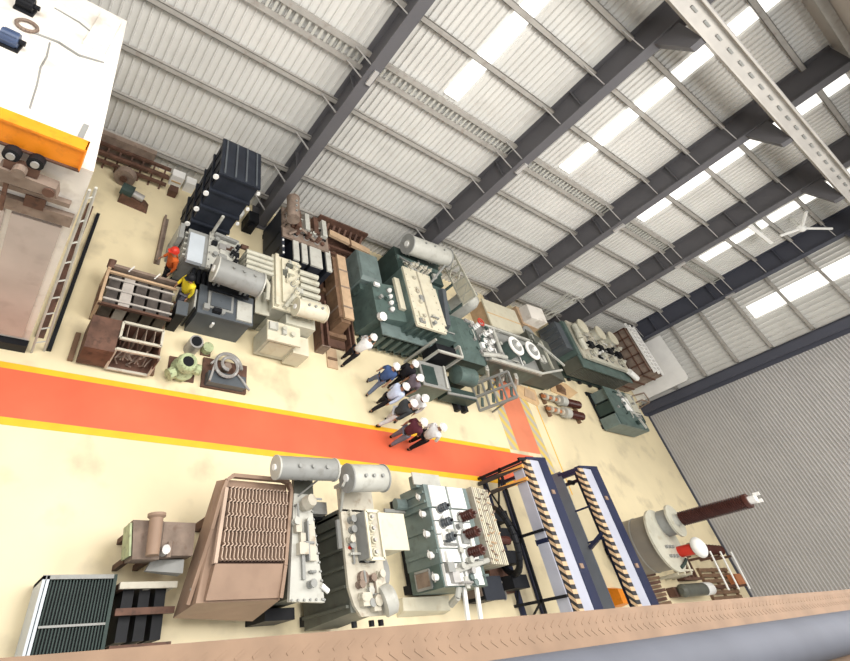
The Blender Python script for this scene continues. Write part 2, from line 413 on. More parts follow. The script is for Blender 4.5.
# crane runway along the long wall
T = thing('crane_runway_beam', 'long pale steel crane runway beam carried high on the columns', 'beam', (15, 12.2, 13.4))
m = M(); m.box(X0, 30.6, 11.95, 12.4, 13.53, 13.58); m.build('bottom_flange', 'runway', T)
M().box(X0, 30.6, 12.17, 12.21, 13.58, 14.03).build('web', 'runway', T)
M().box(X0, 30.6, 11.98, 12.38, 14.03, 14.08).build('top_flange', 'runway', T)
m = M(); x = X0
while x < 30.4: m.box(x, x+0.3, 12.13, 12.17, 13.80, 13.86); x += 0.75
m.build('cable_slot', 'mgrey', T)
M().box(X0, 30.6, 12.17, 12.23, 14.08, 14.14).build('rail', 'rod', T)

# our own crane bridge: chequer plate edge and the pipe beside it
T = thing('raised_walkway', 'tan chequer plate edge of a raised walkway crossing the bottom edge', 'walkway', (10, -0.6, 0))
for x in (-8, 2, 12, 22, 30): M().box(x-0.15, x+0.15, -0.95, -0.65, 0, 9.2).build('post', 'pipe', T)
m = M(); m.box(X0, XE-0.4, -1.2, 0.105, 10.155, 10.2)
m.build('deck', 'chequer', T)
m = M(); k = 0; x = -1.0
while x < 12.0:
    for y in (0.07, 0.03):
        s = 1 if (k % 2 == 0) else -1
        m.bar((x-0.016, y-0.009*s, 10.2), (x+0.016, y+0.009*s, 10.2), 0.008, 0.003); k += 1
    x += 0.055
m.build('tread_pattern', 'chequer', T)
M().box(X0, XE-0.4, -1.0, 0.04, 9.2, 10.16).build('girder', 'pipe', T)
m = M(); m.tube([(X0, -0.105, 10.27), (XE-0.5, -0.145, 10.27)], 0.105, 20); m.build('conduit', 'pipe', T, smooth=True)
# ================================================================== TOP LEFT: CABIN
T = thing('test_cabin', 'tall dusty white cabin with pinkish grey front at the left edge', 'cabin', (-4, 6.3, 0))
m = M(); m.hexa([(-9.5,6.3,0.25),(-0.12,6.3,0.25),(-0.66,11.6,0.25),(-9.5,11.6,0.25)], [(-9.5,6.3,6),(-0.10,6.3,6),(-0.64,11.6,6),(-9.5,11.6,6)])
body = m.build('shell', 'dirtywhite', T)
for pts, r in (([(-2.03,9.35,6.0),(-1.5,9.42,6.02),(-1.1,9.3,6.02),(-0.67,9.47,6.0)], 0.025), ([(-1.61,9.3,6.0),(-1.52,8.8,6.01),(-1.50,8.4,6.01),(-1.40,7.88,6.0),(-1.3,7.2,6.0)], 0.018), ([(-1.9,10.6,6.0),(-1.4,10.5,6.02),(-1.0,10.3,6.0)], 0.018)):
    M().tube(pts, r, 5).build('roof_seam', 'mgrey', body)
M().box(-1.15, -0.72, 9.75, 11.3, 6.0, 6.06).build('roof_patch', 'dirtywhite', body)
M().box(-0.52, -0.43, 6.75, 7.35, 6.0, 6.03).build('roof_patch', 'mgrey', body)
M().box(-9.5, -0.14, 6.2, 6.3, 4.62, 4.9).build('ledge', 'rustlight', T)
m = M()
for x in (-0.62, -1.5): m.box(x-0.42, x+0.36, 6.24, 6.3, 0.5, 4.5)
m.build('front_sheet', 'pinkish', T)
M().box(-9.5, -0.1, 6.15, 6.3, 0.0, 0.32).build('plinth', 'black', T)
M().box(-9.5, -0.25, 6.2, 6.3, 5.1, 5.2).build('ledge', 'rustlight', T)
M().box(-0.9, -0.6, 6.18, 6.3, 4.85, 5.12).build('junction_box', 'rust', T)
# ladder beside the cabin
T = thing('steel_ladder', 'upright pipe ladder on the right front corner of the white cabin', 'ladder', (0.1, 6.15, 0))
for a, b in (((0.02,6.2,0.0),(-0.06,6.28,5.6)), ((0.26,6.3,0.0),(0.02,6.38,5.6))): M().tube([a,b], 0.028, 6).build('stile', 'lgrey', T)
for k in range(9):
    t = 0.08+k*0.11
    M().tube([(0.02-0.08*t,6.2+0.08*t,5.6*t),(0.26-0.24*t,6.3+0.08*t,5.6*t)], 0.018, 5).build('rung', 'lgrey', T)
M().box(0.3, 0.4, 6.3, 11.0, 0, 0.12).build('floor_shade_strip', 'black', T)  # black bar stands in for the shadowed strip beside the ladder
# orange beam with its trolley
T = thing('orange_beam', 'bright orange steel beam lying along the white cabin roof edge', 'beam', (-3, 6.25, 6.0))
m = M(); m.box(-9, -0.30, 6.2, 6.24, 6.03, 6.47); m.build('web', 'orange', T)
m = M(); m.box(-9, -0.29, 6.16, 6.40, 6.44, 6.48); m.build('top_flange', 'orange', T)
m = M(); m.box(-9, -0.29, 6.16, 6.40, 6.0, 6.035); m.build('bottom_flange', 'rust', T)
M().box(-0.31, -0.285, 6.17, 6.40, 6.0, 6.48).build('end_plate', 'orange', T)
T = thing('hoist_trolley', 'rusty two wheeled hoist trolley hanging in front of the orange beam', 'hoist', (-0.9, 6.0, 5.4))
for x in (-1.18, -0.86):
    w = M().cyl((x,6.03,5.98),(x,6.15,5.98), 0.12, n=18).build('wheel', 'black', T)
    M().cyl((x,6.0,5.98),(x,6.04,5.98), 0.06, n=12).build('hub', 'silver', w)
M().box(-1.25, -0.78, 6.02, 6.12, 5.70, 5.88).build('side_plate', 'rust', T)
m = M(); m.hexa([(-1.3,5.98,5.45),(-0.45,5.98,5.45),(-0.45,6.18,5.45),(-1.3,6.18,5.45)], [(-1.3,5.98,5.72),(-0.50,5.98,5.66),(-0.50,6.18,5.66),(-1.3,6.18,5.72)]); m.build('frame', 'rustlight', T)
M().cyl((-0.58,5.95,5.55),(-0.58,6.02,5.55), 0.09, n=14).build('pulley', 'rust', T)
M().bar((-1.16,6.03,5.45),(-1.16,6.05,4.75), 0.06, 0.06).build('drop_arm', 'rust', T)
M().cyl((-1.02,6.02,5.8),(-1.02,5.9,5.8), 0.1, n=12).build('gear_case', 'rustlight', T)
# motors on the cabin roof
def motor(x, y, z, label, mat, name='electric_motor'):
    T = thing(name, label, 'motor', (x, y, z))
    M().cyl((x-0.12,y,z+0.16),(x+0.16,y,z+0.16), 0.13, n=16).build('casing', mat, T)
    m = M()
    for k in range(8):
        a = k*PI/4; m.bar((x-0.1,y+0.13*math.cos(a),z+0.16+0.13*math.sin(a)),(x+0.13,y+0.13*math.cos(a),z+0.16+0.13*math.sin(a)), 0.02, 0.02)
    m.build('cooling_fin', mat, T, each=True)
    M().cyl((x+0.16,y,z+0.16),(x+0.26,y,z+0.16), 0.05, n=8).build('shaft', 'black', T)
    M().box(x-0.14, x+0.2, y-0.14, y+0.14, z, z+0.05).build('foot', 'black', T)
motor(-2.28, 10.0, 6.0, 'black electric motor on the white cabin roof, farther from us', 'black')
motor(-2.10, 8.65, 6.0, 'blue electric motor on the white cabin roof, nearer to us', 'motorblue')
T = tag(M().torus((-2.05,9.45,6.04), 0.17, 0.035, n=20).build('steel_ring', 'rustlight', off=(-2.05,9.45,6.0)), 'rusty steel ring lying between the two motors on the roof', 'ring')
T = thing('wiring_box', 'small black box with open lid behind the orange beam end', 'box', (-0.5, 6.7, 6.0))
M().box(-0.60, -0.40, 6.62, 6.78, 6.0, 6.16).build('body', 'black', T); M().box(-0.53,-0.47,6.58,6.62,6.02,6.14).build('cover', 'white', T)

# ================================================================== LEFT BACK
# rusty frames beneath the wall
T = thing('scrap_lattice', 'rusty steel lattice frame lying against the wall beside the white cabin', 'frame', (0.8, 13.4, 0))
for y, z in ((13.15,0.28),(13.6,0.28),(13.15,0.62),(13.6,0.62)): M().box(-0.6, 2.05, y-0.05, y+0.05, z-0.05, z+0.05).build('rail', 'rust', T)
for i in range(7): 
    x = -0.4+i*0.38
    M().bar((x,13.12,0.0),(x,13.62,0.62), 0.06, 0.06).build('cross_bar', 'rust', T)
M().box(-0.5, 1.4, 13.68, 13.9, 0, 0.95).build('back_plate', 'rustlight', T)
T = thing('cable_drum', 'round rusty drum end standing in front of the scrap frame', 'drum', (0.76, 12.75, 0))
M().cyl((0.70,12.62,0.36),(0.74,12.86,0.36), 0.34, n=22).build('flange', 'rustlight', T)
M().cyl((0.68,12.56,0.36),(0.70,12.62,0.36), 0.12, n=14).build('hub', 'rust', T)
T = thing('pump_set', 'dark greenish pump set on the floor below the rusty drum', 'pump', (1.15, 12.0, 0))
m = M(); m.hexa([(0.75,11.85,0),(1.7,11.75,0),(1.7,12.2,0),(0.75,12.35,0)], [(0.8,11.9,0.42),(1.55,11.85,0.22),(1.55,12.1,0.22),(0.8,12.3,0.42)]); m.build('base', 'rust', T)
M().cyl((0.72,12.1,0.42),(1.1,12.05,0.42), 0.2, n=14).build('motor', 'dkgreen', T)
M().cyl((1.1,12.05,0.4),(1.45,12.0,0.36), 0.12, n=10).build('pump_head', 'silver', T)
T = thing('white_boxes', 'white carton leaning on the wall left of the black tanks', 'box', (2.5, 13.7, 0))
T.name = 'white_carton'
M().box(2.15, 2.6, 13.55, 13.9, 0, 0.5).build('carton', 'white', T); M().box(2.2,2.55,13.53,13.56,0.2,0.26).build('tape', 'card', T)
T = tag(M().box(2.68, 3.05, 13.5, 13.85, 0, 0.45).build('white_carton', 'white', off=(2.85,13.7,0)), 'small white carton touching the black tanks by the wall', 'box')
T = tag(M().box(2.2, 2.5, 12.95, 13.25, 0, 0.3).build('metal_case', 'rust', off=(2.35,13.1,0)), 'small dark brown metal case at the end of the scrap frame', 'case')
T = thing('steel_channel', 'long brown steel channel standing beside the orange vest worker', 'channel', (2.55, 10.5, 0))
M().box(2.26, 2.32, 9.8, 11.8, 0.0, 0.22).build('web', 'rustlight', T); M().box(2.32, 2.44, 9.8, 11.8, 0.0, 0.05).build('flange', 'rustlight', T)
T = thing('grey_cabinet', 'narrow grey steel cabinet left of the black tank stack', 'cabinet', (2.7, 10.6, 0))
M().box(2.56, 2.70, 10.0, 10.6, 0, 1.3).build('body', 'mgrey', T); M().box(2.54,2.56,10.05,10.55,0.1,1.2).build('door', 'lgrey', T)

# stack of black tanks
lab = ['bottom black steel tank of the five tank stack', 'second lowest black steel tank in the stack', 'middle black steel tank in the stack of five',
       'second highest black steel tank in the stack', 'topmost black steel tank of the stack, its ribbed lid showing']
for i in range(5):
    z = i*0.70; dx = 0.012*i
    T = thing('black_tank', lab[i], 'tank', (3.4+dx, 11.7, z), 'stacked black steel tanks')
    x0, x1, y0, y1 = 2.84+dx, 4.05+dx, 10.75+0.03*i, 12.5
    M().box(x0, x1, y0, y1, z, z+0.62).build('body', 'blackblue', T)
    M().box(x0-0.05, x1+0.05, y0-0.05, y1+0.04, z+0.62, z+0.695).build('lid', 'blackblue', T)
    if i == 4:
        m = M()
        for k in range(4):
            x = x0+0.1+(x1-x0-0.2)*k/3; m.box(x-0.025, x+0.025, y0, y1, z+0.695, z+0.73)
        m.build('lid_rib', 'bluegrey', T, each=True)
    for yy in (y0-0.02,):
        M().cyl((x0-0.08, yy, z+0.50), (x0-0.08, yy-0.05, z+0.50), 0.085, n=10).build('corner_fitting', 'white', T)
        M().cyl((x1+0.07, yy, z+0.50), (x1+0.07, yy-0.05, z+0.50), 0.06, n=10).build('corner_fitting', 'white', T)
    m = M()
    for k in range(3): m.box(x0-0.03, x0+0.005, y0+0.25+0.5*k, y0+0.31+0.5*k, z+0.02, z+0.6)
    m.build('side_rib', 'black', T, each=True)
T = thing('floor_stand', 'small dark valve stand on the floor right of the black tanks', 'stand', (4.8, 11.2, 0))
M().cyl((4.75,11.2,0),(4.75,11.2,0.6), 0.05, n=8).build('post', 'black', T); M().box(4.55,4.95,11.1,11.3,0,0.05).build('foot','black',T); M().cyl((4.9,11.2,0.55),(5.15,11.2,0.55),0.09,n=10).build('valve','rust',T)
T = thing('plastic_bundle', 'crumpled white plastic bundle between black tanks and the first column', 'bundle', (4.75, 13.2, 0))
m = M()
for k in range(7): m.ball((4.3+random.random()*0.45, 12.9+random.random()*0.6, 0.2+random.random()*0.3), 0.22+random.random()*0.12, nu=8, nv=5)
m.build('film', 'white', T)
T = thing('dark_motor', 'black machine block at the foot of the first column', 'machine', (5.3, 12.7, 0))
M().box(5.1, 5.5, 12.5, 13.0, 0, 0.7).build('body', 'black', T); M().cyl((5.3,12.5,0.45),(5.3,12.35,0.45),0.14,n=12).build('cap','black',T)

# ================================================================== A: grey transformer with large horizontal cylinder
T = thing('oil_transformer', 'grey transformer with a big grey cylinder and pale blue lid, left group', 'transformer', (3.4, 9.2, 0), fit=(1.9,1.25))
skid(T, 2.65, 4.2, 8.6, 9.95, 0.2, 'black')
M().box(2.68, 4.15, 8.75, 9.9, 0.2, 1.85).build('tank', 'mgrey', T)
M().box(3.28, 4.22, 8.6, 9.98, 1.85, 1.95).build('cover', 'lgrey', T)
bolts(T, 3.32, 4.18, 8.64, 9.94, 1.95)
M().box(2.70, 3.14, 8.62, 9.66, 1.85, 2.0).build('cable_box_lid', 'lblue', T)
M().box(3.14, 3.28, 8.62, 9.7, 1.7, 1.9).build('cable_box_frame', 'mgrey', T)
ribs_x(T, 2.68, 8.8, 9.85, 0.3, 1.8, 5, 'lgrey', 0.08)
radiator(T, 'x', 2.98, 3.6, 4, 8.2, 8.7, 0.2, 1.5, 0.08, 'black')
conservator(T, (3.30,8.08,2.62), (4.66,7.98,2.62), 0.35, 'mgrey', 1.95, 'lgrey')
m = M(); m.box(3.4, 4.6, 7.9, 8.75, 1.9, 1.97); m.build('conservator_bracket', 'black', T)
M().tube([(3.36,9.98,1.95),(3.36,9.98,2.75)], 0.05, 8).build('vent_pipe', 'lgrey', T)
M().bar((3.4,9.85,2.05),(4.1,9.8,2.05), 0.1, 0.12).build('busbar_duct', 'mgrey', T)
for k, (x, y) in enumerate(((4.0,9.3),(4.08,9.0),(4.12,9.55),(4.0,8.75))):
    bushing(T, (x,y,1.97), 0.26, 0.075, 'black', 3, 'silver')
M().tube([(3.7,8.7,1.97),(3.7,8.5,2.2),(3.75,8.1,2.3)], 0.04, 6).build('oil_pipe', 'lgrey', T)
fittings(T, 3.4, 4.1, 8.75, 9.85, 1.95, 14, ['mgrey','lgrey','silver','rust','black'], 1)
T = thing('switch_box', 'dark blue grey steel box with raised lid in front of the big grey cylinder', 'box', (4.3, 8.1, 0))
M().box(3.5, 5.12, 7.72, 8.62, 0, 1.02).build('body', 'bluegrey', T)
M().box(3.46, 5.16, 7.68, 8.66, 1.02, 1.1).build('lid', 'bluegrey', T)
m = M(); m.box(3.72, 4.5, 7.9, 8.5, 1.1, 1.15); m.build('hatch', 'mgrey', T)
m = M(); m.torus((4.1,8.2,1.17), 0.02, 0.02, n=8); m.box(3.8,4.42,7.97,8.43,1.15,1.18); m.build('hatch_panel', 'bluegrey', T)
M().box(4.62, 5.1, 7.74, 8.4, 1.1, 1.16).build('terminal_cover', 'lgrey', T)
fittings(T, 3.6, 4.5, 7.75, 7.9, 1.1, 4, ['mgrey','black'], 11)
M().box(4.05, 4.12, 7.66, 7.72, 0.55, 0.75).build('latch', 'white', T)
T = thing('control_panel', 'small black control box beside the worker in yellow', 'box', (3.0, 7.9, 0))
M().box(2.96, 3.22, 7.6, 8.0, 0, 0.9).build('body', 'black', T); M().box(2.93,3.25,7.58,8.02,0.9,0.94).build('lid','bluegrey',T)
T = thing('steel_plate', 'upright light grey steel plate between the crate and the switch box', 'plate', (3.3, 8.3, 0))
M().box(3.38, 3.43, 7.85, 8.5, 0, 1.0).build('sheet', 'lgrey', T); M().box(3.37,3.44,7.85,7.9,0,1.0).build('edge','mgrey',T)

# ================================================================== B: cream transformer
T = thing('oil_transformer', 'cream transformer with radiators on both sides and a cream cylinder', 'transformer', (6.0, 8.8, 0), fit=(2.0,1.5))
skid(T, 5.3, 6.9, 7.9, 9.6, 0.2, 'cream')
M().box(5.42, 6.25, 7.95, 9.8, 0.2, 1.9).build('tank', 'cream', T)
M().box(5.34, 6.32, 7.85, 9.88, 1.9, 2.0).build('cover', 'ivory', T)
bolts(T, 5.4, 6.26, 7.92, 9.82, 2.0, 'cream')
m = M(); m.bar((5.45,7.9,2.07),(5.45,9.85,2.07),0.12,0.12); m.bar((5.68,8.1,2.05),(5.68,9.75,2.05),0.08,0.08); m.build('top_rail', 'ivory', T)
M().tube([(5.7,7.9,2.08),(6.2,8.7,2.12)], 0.07, 8).build('oil_pipe', 'cream', T)
radiator(T, 'y', 8.95, 9.75, 4, 4.45, 5.36, 0.4, 2.05, 0.11, 'cream')
M().tube([(4.6,8.75,2.0),(5.1,8.75,2.0),(5.2,8.6,2.0),(5.2,8.1,1.9)], 0.07, 8).build('header_pipe', 'cream', T)
radiator(T, 'y', 8.25, 9.6, 5, 6.28, 6.98, 0.4, 2.1, 0.13, 'cream')
conservator(T, (5.95,7.88,2.28), (6.95,7.92,2.28), 0.27, 'ivory', 1.7, 'ivory')
M().box(5.9, 6.9, 7.6, 7.95, 0.35, 1.7).build('conservator_base', 'cream', T)
m = M(); m.box(5.40, 6.35, 7.05, 7.6, 0.15, 1.45); m.build('cable_box', 'cream', T)
M().box(5.34, 6.42, 6.98, 7.62, 1.45, 1.55).build('cable_box_lid', 'ivory', T)
M().box(6.35, 6.9, 6.95, 7.55, 0.15, 1.1).build('cable_box', 'ivory', T)
m = M(); m.box(5.5,6.25,7.03,7.06,0.4,1.3); m.build('cable_box_door', 'ivory', T)
bushing(T, (6.05,8.45,2.0), 0.3, 0.08, 'ivory', 4); bushing(T, (6.05,8.9,2.0), 0.3, 0.08, 'ivory', 4); bushing(T, (6.05,9.4,2.0), 0.3, 0.08, 'ivory', 4)
fittings(T, 5.75, 6.25, 8.0, 9.75, 2.0, 16, ['cream','ivory','lgrey','olive'], 2)
fittings(T, 5.45, 6.2, 7.1, 7.5, 1.55, 5, ['cream','lgrey'], 3)
M().box(5.02, 5.42, 7.85, 8.6, 0.2, 1.35).build('side_duct', 'olive', T)
m = M(); m.box(4.99,5.45,7.82,8.65,1.35,1.42); m.build('side_duct_lid', 'cream', T)

# ================================================================== black transformer
T = thing('oil_transformer', 'black transformer with grey topped radiators by the first column', 'transformer', (6.5, 10.9, 0), fit=(2.0,1.5))
skid(T, 5.7, 7.6, 9.9, 12.1, 0.15, 'black')
M().box(5.78, 7.45, 10.9, 12.1, 0.15, 2.0).build('tank', 'black', T)
M().box(5.7, 7.55, 10.8, 12.2, 2.0, 2.08).build('cover', 'rustlight', T)
M().box(5.70, 5.80, 10.05, 12.2, 0.1, 2.0).build('end_panel', 'blackblue', T)
for k in range(8): M().cyl((5.74,10.1+k*0.28,2.0),(5.74,10.1+k*0.28,2.04), 0.035, n=6).build('rivet', 'white', T)
for x, w in ((6.22,0.2),(6.55,0.2),(7.0,0.45),(7.52,0.18)):
    p = M().box(x-w/2, x+w/2, 9.93, 10.9, 0.2, 1.98).build('radiator_panel', 'blackblue', T)
    M().box(x-w/2-0.01, x+w/2+0.01, 9.95, 10.9, 1.98, 2.05).build('header_top', 'lgrey', p)
conservator(T, (5.78,12.05,2.75), (5.74,11.0,2.75), 0.22, 'rustlight', 2.05)
for k in range(4): M().box(6.15+k*0.36, 6.33+k*0.36, 11.3, 12.1, 2.08, 2.3).build('bushing_box', 'lgrey' if k % 2 else 'rust', T)
for k in range(3): bushing(T, (6.2+k*0.42,11.05,2.08), 0.32, 0.09, 'rust', 4)
m = M(); m.tube([(5.9,10.9,2.15),(6.3,11.15,2.35),(6.9,11.0,2.2)], 0.05, 6); m.build('oil_pipe', 'rustlight', T)
fittings(T, 5.8, 7.4, 10.9, 12.1, 2.08, 26, ['rust','rustlight','lgrey','black','silver'], 4)
M().box(5.69,5.71,10.4,10.5,0.3,1.8).build('end_rib','black',T); M().box(5.69,5.71,11.1,11.2,0.3,1.8).build('end_rib','black',T)
M().cyl((7.55,11.2,1.85),(7.68,11.2,1.85), 0.14, n=12).build('valve', 'rust', T)

# rusty scrap at the wall behind the crates
T = thing('scrap_lattice', 'rusty brown steel frames piled against the wall behind the long crate', 'frame', (9.6, 13.2, 0))
for k in range(6):
    y = 12.55+0.24*k; M().box(8.1, 10.4, y-0.06+0.12, y+0.18, 0.3+0.07*(k%3), 0.45+0.12*(k%3)).build('rail', 'rust', T)
for k in range(8):
    x = 8.2+0.29*k; M().bar((x,12.7,0.05),(x+0.1,13.75,0.95), 0.1, 0.08).build('cross_bar', 'rust', T)
M().box(8.1, 10.6, 13.85, 13.93, 0, 1.1).build('back_plate', 'rust', T)
T = thing('timber_beam', 'pale timber beam lying on the rusty frames by the wall', 'timber', (9.9, 12.4, 0.7))
m = M(); m.bar((8.5,13.1,1.02),(10.5,12.85,1.02), 0.3, 0.12); m.build('beam', 'woodlight', T); m = M(); m.bar((9.5,13.2,1.04),(9.5,12.75,1.04),0.06,0.15); m.build('batten','wood',T)
T = thing('scrap_plates', 'stack of rusty plates lying behind the long crate', 'plates', (9.9, 11.5, 0)); T.name = 'scrap_plate'
for k in range(4): M().box(9.14+0.02*k, 9.54-0.03*k, 12.04+0.02*k, 12.5, 0.1*k, 0.1*k+0.1).build('plate', 'rust', T)

# ================================================================== crates between B and C
T = thing('long_crate', 'long brown timber crate with a pale top plank and steel bands', 'crate', (8.95, 10.5, 0.3))
M().box(8.55, 9.0, 9.1, 11.9, 0.3, 0.95).build('side_boards', 'wood', T)
M().box(8.72, 9.12, 9.05, 12.0, 0.95, 1.05).build('top_plank', 'woodlight', T)
m = M(); m.hexa([(8.55,8.85,0.3),(9.05,8.85,0.3),(9.05,9.1,0.3),(8.55,9.1,0.3)], [(8.65,8.95,0.9),(9.05,8.95,0.9),(9.05,9.1,0.9),(8.65,9.1,0.9)]); m.build('end_board', 'wood', T)
for y in (9.5, 10.4, 11.2):
    m = M(); m.box(8.53, 8.56, y, y+0.07, 0.3, 0.95); m.box(8.70,9.14,y,y+0.07,1.05,1.06); m.build('steel_band', 'rustlight', T)
T = thing('dunnage_base', 'rusty low steel bed under the long brown crate', 'steel bed', (8.9, 10.2, 0))
M().box(8.4, 9.3, 8.4, 12.0, 0.0, 0.12).build('bed', 'rust', T)
for y in (8.7, 9.6, 10.6, 11.5): M().box(8.42, 9.25, y, y+0.18, 0.12, 0.3).build('bearer', 'wood', T)
T = thing('steel_beam', 'rusty box beam on the floor just left of the long crate', 'beam', (8.15, 9.5, 0))
M().box(8.02, 8.10, 8.1, 10.0, 0, 0.5).build('flange', 'rust', T); M().box(8.10, 8.28, 8.1, 10.0, 0.2, 0.28).build('web', 'rust', T); M().box(8.28,8.36,8.1,10.0,0,0.5).build('flange','rust',T)
M().box(8.02,8.36,8.06,8.1,0,0.5).build('end_plate','rustlight',T)
T = thing('steel_beam', 'rusty channel beam lying right of the long crate beside the green tank', 'beam', (9.62, 9.8, 0))
M().box(9.36, 9.42, 8.3, 10.8, 0, 0.35).build('flange', 'rust', T); M().box(9.42, 9.54, 8.3, 10.8, 0.0, 0.06).build('web', 'rust', T); M().box(9.54,9.60,8.3,10.8,0,0.35).build('flange','rust',T)
T = thing('plank', 'flat pale plank on the floor below the long crate', 'plank', (8.95, 8.05, 0))
M().box(8.5, 8.92, 7.6, 8.35, 0, 0.05).build('board', 'woodlight', T); M().box(8.52,8.9,7.9,7.98,0.05,0.09).build('batten','wood',T)

# ================================================================== C: big green transformer with ivory cover
T = thing('oil_transformer', 'large green transformer with a long ivory top cover and pale cylinder', 'transformer', (11.2, 9.6, 0), fit=(2.45,2.0))
skid(T, 9.5, 12.3, 8.45, 11.2, 0.2, 'dkgreen')
M().box(10.62, 12.1, 8.55, 11.0, 0.2, 2.4).build('tank', 'green', T)
M().box(10.66, 12.06, 8.42, 11.06, 2.4, 2.5).build('cover', 'ivory', T)
bolts(T, 10.74, 11.98, 8.5, 10.98, 2.5, 'cream', 0.3)
m = M(); m.box(11.33,11.37,8.5,11.0,2.5,2.56); m.build('cover_seam', 'greycream', T)
for y in (8.9, 9.5, 10.1, 10.6): M().cyl((11.1,y,2.5),(11.1,y,2.6), 0.07, n=8).build('inspection_cap', 'greycream', T)
M().box(12.06, 12.35, 8.9, 10.6, 2.2, 2.35).build('side_shelf', 'ivory', T)
m = M(); m.hexa([(9.35,8.75,0.2),(10.62,8.75,0.2),(10.62,10.3,0.2),(9.35,10.3,0.2)], [(9.45,8.75,1.75),(10.62,8.75,2.0),(10.62,10.3,2.0),(9.45,10.3,1.75)]); m.build('side_tank', 'green', T)
for k in range(4):
    b = bushing(T, (10.05+0.02*k, 9.15+k*0.28, 1.92), 0.16, 0.08, 'white', 2, 'white')
M().cyl((9.55,8.78,1.78),(9.55,8.7,1.98), 0.16, n=14).build('round_cap', 'white', T)
M().box(10.35, 10.6, 9.2, 10.6, 2.0, 2.16).build('side_cover', 'ivory', T)
M().box(9.15, 10.15, 10.45, 11.9, 0.1, 1.5).build('cable_box', 'teal', T)
m = M(); m.hexa([(9.15,10.45,1.5),(10.15,10.45,1.5),(10.15,11.9,1.5),(9.15,11.9,1.5)], [(9.2,10.6,1.62),(10.1,10.6,1.62),(10.1,11.8,1.62),(9.2,11.8,1.62)]); m.build('cable_box_lid', 'teal', T)
m = M(); m.box(9.25,10.2,10.2,10.45,0.6,1.2); m.build('cable_throat', 'green', T)
ribs_y(T, 8.55, 10.65, 12.0, 0.3, 2.3, 4, 'green', 0.1)
radiator(T, 'x', 9.75, 12.0, 6, 8.28, 8.8, 0.25, 1.45, 0.16, 'green')
M().box(9.7, 12.05, 8.25, 8.8, 1.45, 1.52).build('radiator_cover', 'teal', T)
conservator(T, (10.72,11.85,2.98), (12.92,12.0,2.98), 0.40, 'lgrey', 2.4, 'mgrey')
M().bar((10.6,11.6,2.35),(13.0,11.6,2.35), 0.2, 0.12).build('conservator_bracket', 'green', T)
M().box(10.62, 13.0, 11.0, 12.2, 0.2, 2.3).build('rear_tank', 'dkgreen', T)
for k in range(5): bushing(T, (11.2+k*0.22, 11.3+0.05*(k%2), 2.3), 0.35, 0.09, 'greycream', 4)
M().tube([(10.75,11.6,2.4),(10.75,10.9,2.9)], 0.05, 6).build('brace', 'mgrey', T)
M().tube([(12.75,11.6,2.9),(12.0,10.7,2.55)], 0.045, 6).build('brace', 'mgrey', T)
M().box(12.35, 13.15, 9.9, 11.0, 0.2, 2.1).build('cable_box', 'green', T)
m = M(); m.hexa([(12.3,9.0,1.9),(12.75,9.0,1.9),(13.15,10.8,1.9),(12.7,10.8,1.9)], [(12.4,9.0,2.35),(12.6,9.0,2.35),(13.0,10.8,2.35),(12.8,10.8,2.35)]); m.build('duct', 'bluegrey', T)
M().box(12.12, 13.1, 8.6, 9.9, 0.2, 1.9).build('side_tank', 'green', T)
fittings(T, 12.2, 13.0, 8.7, 9.8, 1.9, 10, ['green','mgrey','lgrey','greycream'], 5)
fittings(T, 9.5, 10.5, 8.9, 10.2, 1.9, 8, ['green','mgrey','white','dkgreen'], 6)
fittings(T, 10.8, 12.8, 11.1, 11.8, 2.3, 14, ['mgrey','lgrey','greycream','green'], 7)
fittings(T, 10.7, 11.9, 8.6, 10.8, 2.5, 8, ['greycream','ivory','mgrey'], 71)
# lattice guard standing at the right of C
T = thing('lattice_guard', 'tall cream lattice frame standing right of the pale cylinder', 'frame', (14.45, 12.0, 0))
def lz(y, u): return (1.95+0.72*u)+(-0.12)*(y-10.6)
for u in (0, 1): M().bar((14.45,10.75,lz(10.75,u)),(14.45,13.45,lz(13.45,u)),0.07,0.08).build('rail', 'cream', T)
for k in range(8):
    y = 10.8+k*0.38; M().bar((14.45,y,lz(y,0)),(14.45,y,lz(y,1)),0.06,0.06).build('rung', 'cream', T)
for k in range(3):
    y = 10.85+k*0.8; M().bar((14.45,y,lz(y,0)),(14.45,y+0.8,lz(y+.8,1)),0.045,0.045).build('brace', 'cream', T)
m = M(); m.extr([(14.43,10.8,lz(10.8,.05)),(14.43,11.9,lz(11.9,.05)),(14.43,11.9,lz(11.9,.95)),(14.43,10.8,lz(10.8,.95))],(0.02,0,0)); m.build('infill_sheet', 'ivory', T)
for y in (10.85, 12.0, 13.4): M().box(14.40, 14.50, y-0.04, y+0.04, 0, lz(y,0)).build('leg', 'green', T)

# ================================================================== D: green transformer with two turrets
T = thing('oil_transformer', 'long green transformer with two white ringed turrets, centre of the row', 'transformer', (17.0, 9.3, 0), fit=(1.9,1.4))
skid(T, 14.2, 20.2, 8.6, 10.2, 0.25, 'dkgreen')
M().box(14.9, 18.2, 8.45, 9.95, 0.25, 1.75).build('tank', 'green', T)
M().box(14.8, 18.3, 8.36, 10.04, 1.75, 1.83).build('cover', 'mgrey', T)
m = M(); m.bar((14.9,9.98,2.0),(19.0,9.98,2.0),0.1,0.1); m.bar((14.9,8.36,2.0),(18.1,8.36,2.0),0.12,0.1); m.bar((18.1,8.36,2.0),(19.9,8.9,2.0),0.08,0.08); m.bar((19.0,9.98,2.0),(20.3,9.2,2.0),0.08,0.08); m.build('top_rail', 'lgrey', T)
m = M()
for x in (15.0,16.2,17.4): m.box(x-0.05,x+0.05,8.36,8.44,1.8,2.0); m.box(x-0.05,x+0.05,9.92,10.0,1.8,2.0)
m.build('rail_post', 'lgrey', T, each=True)
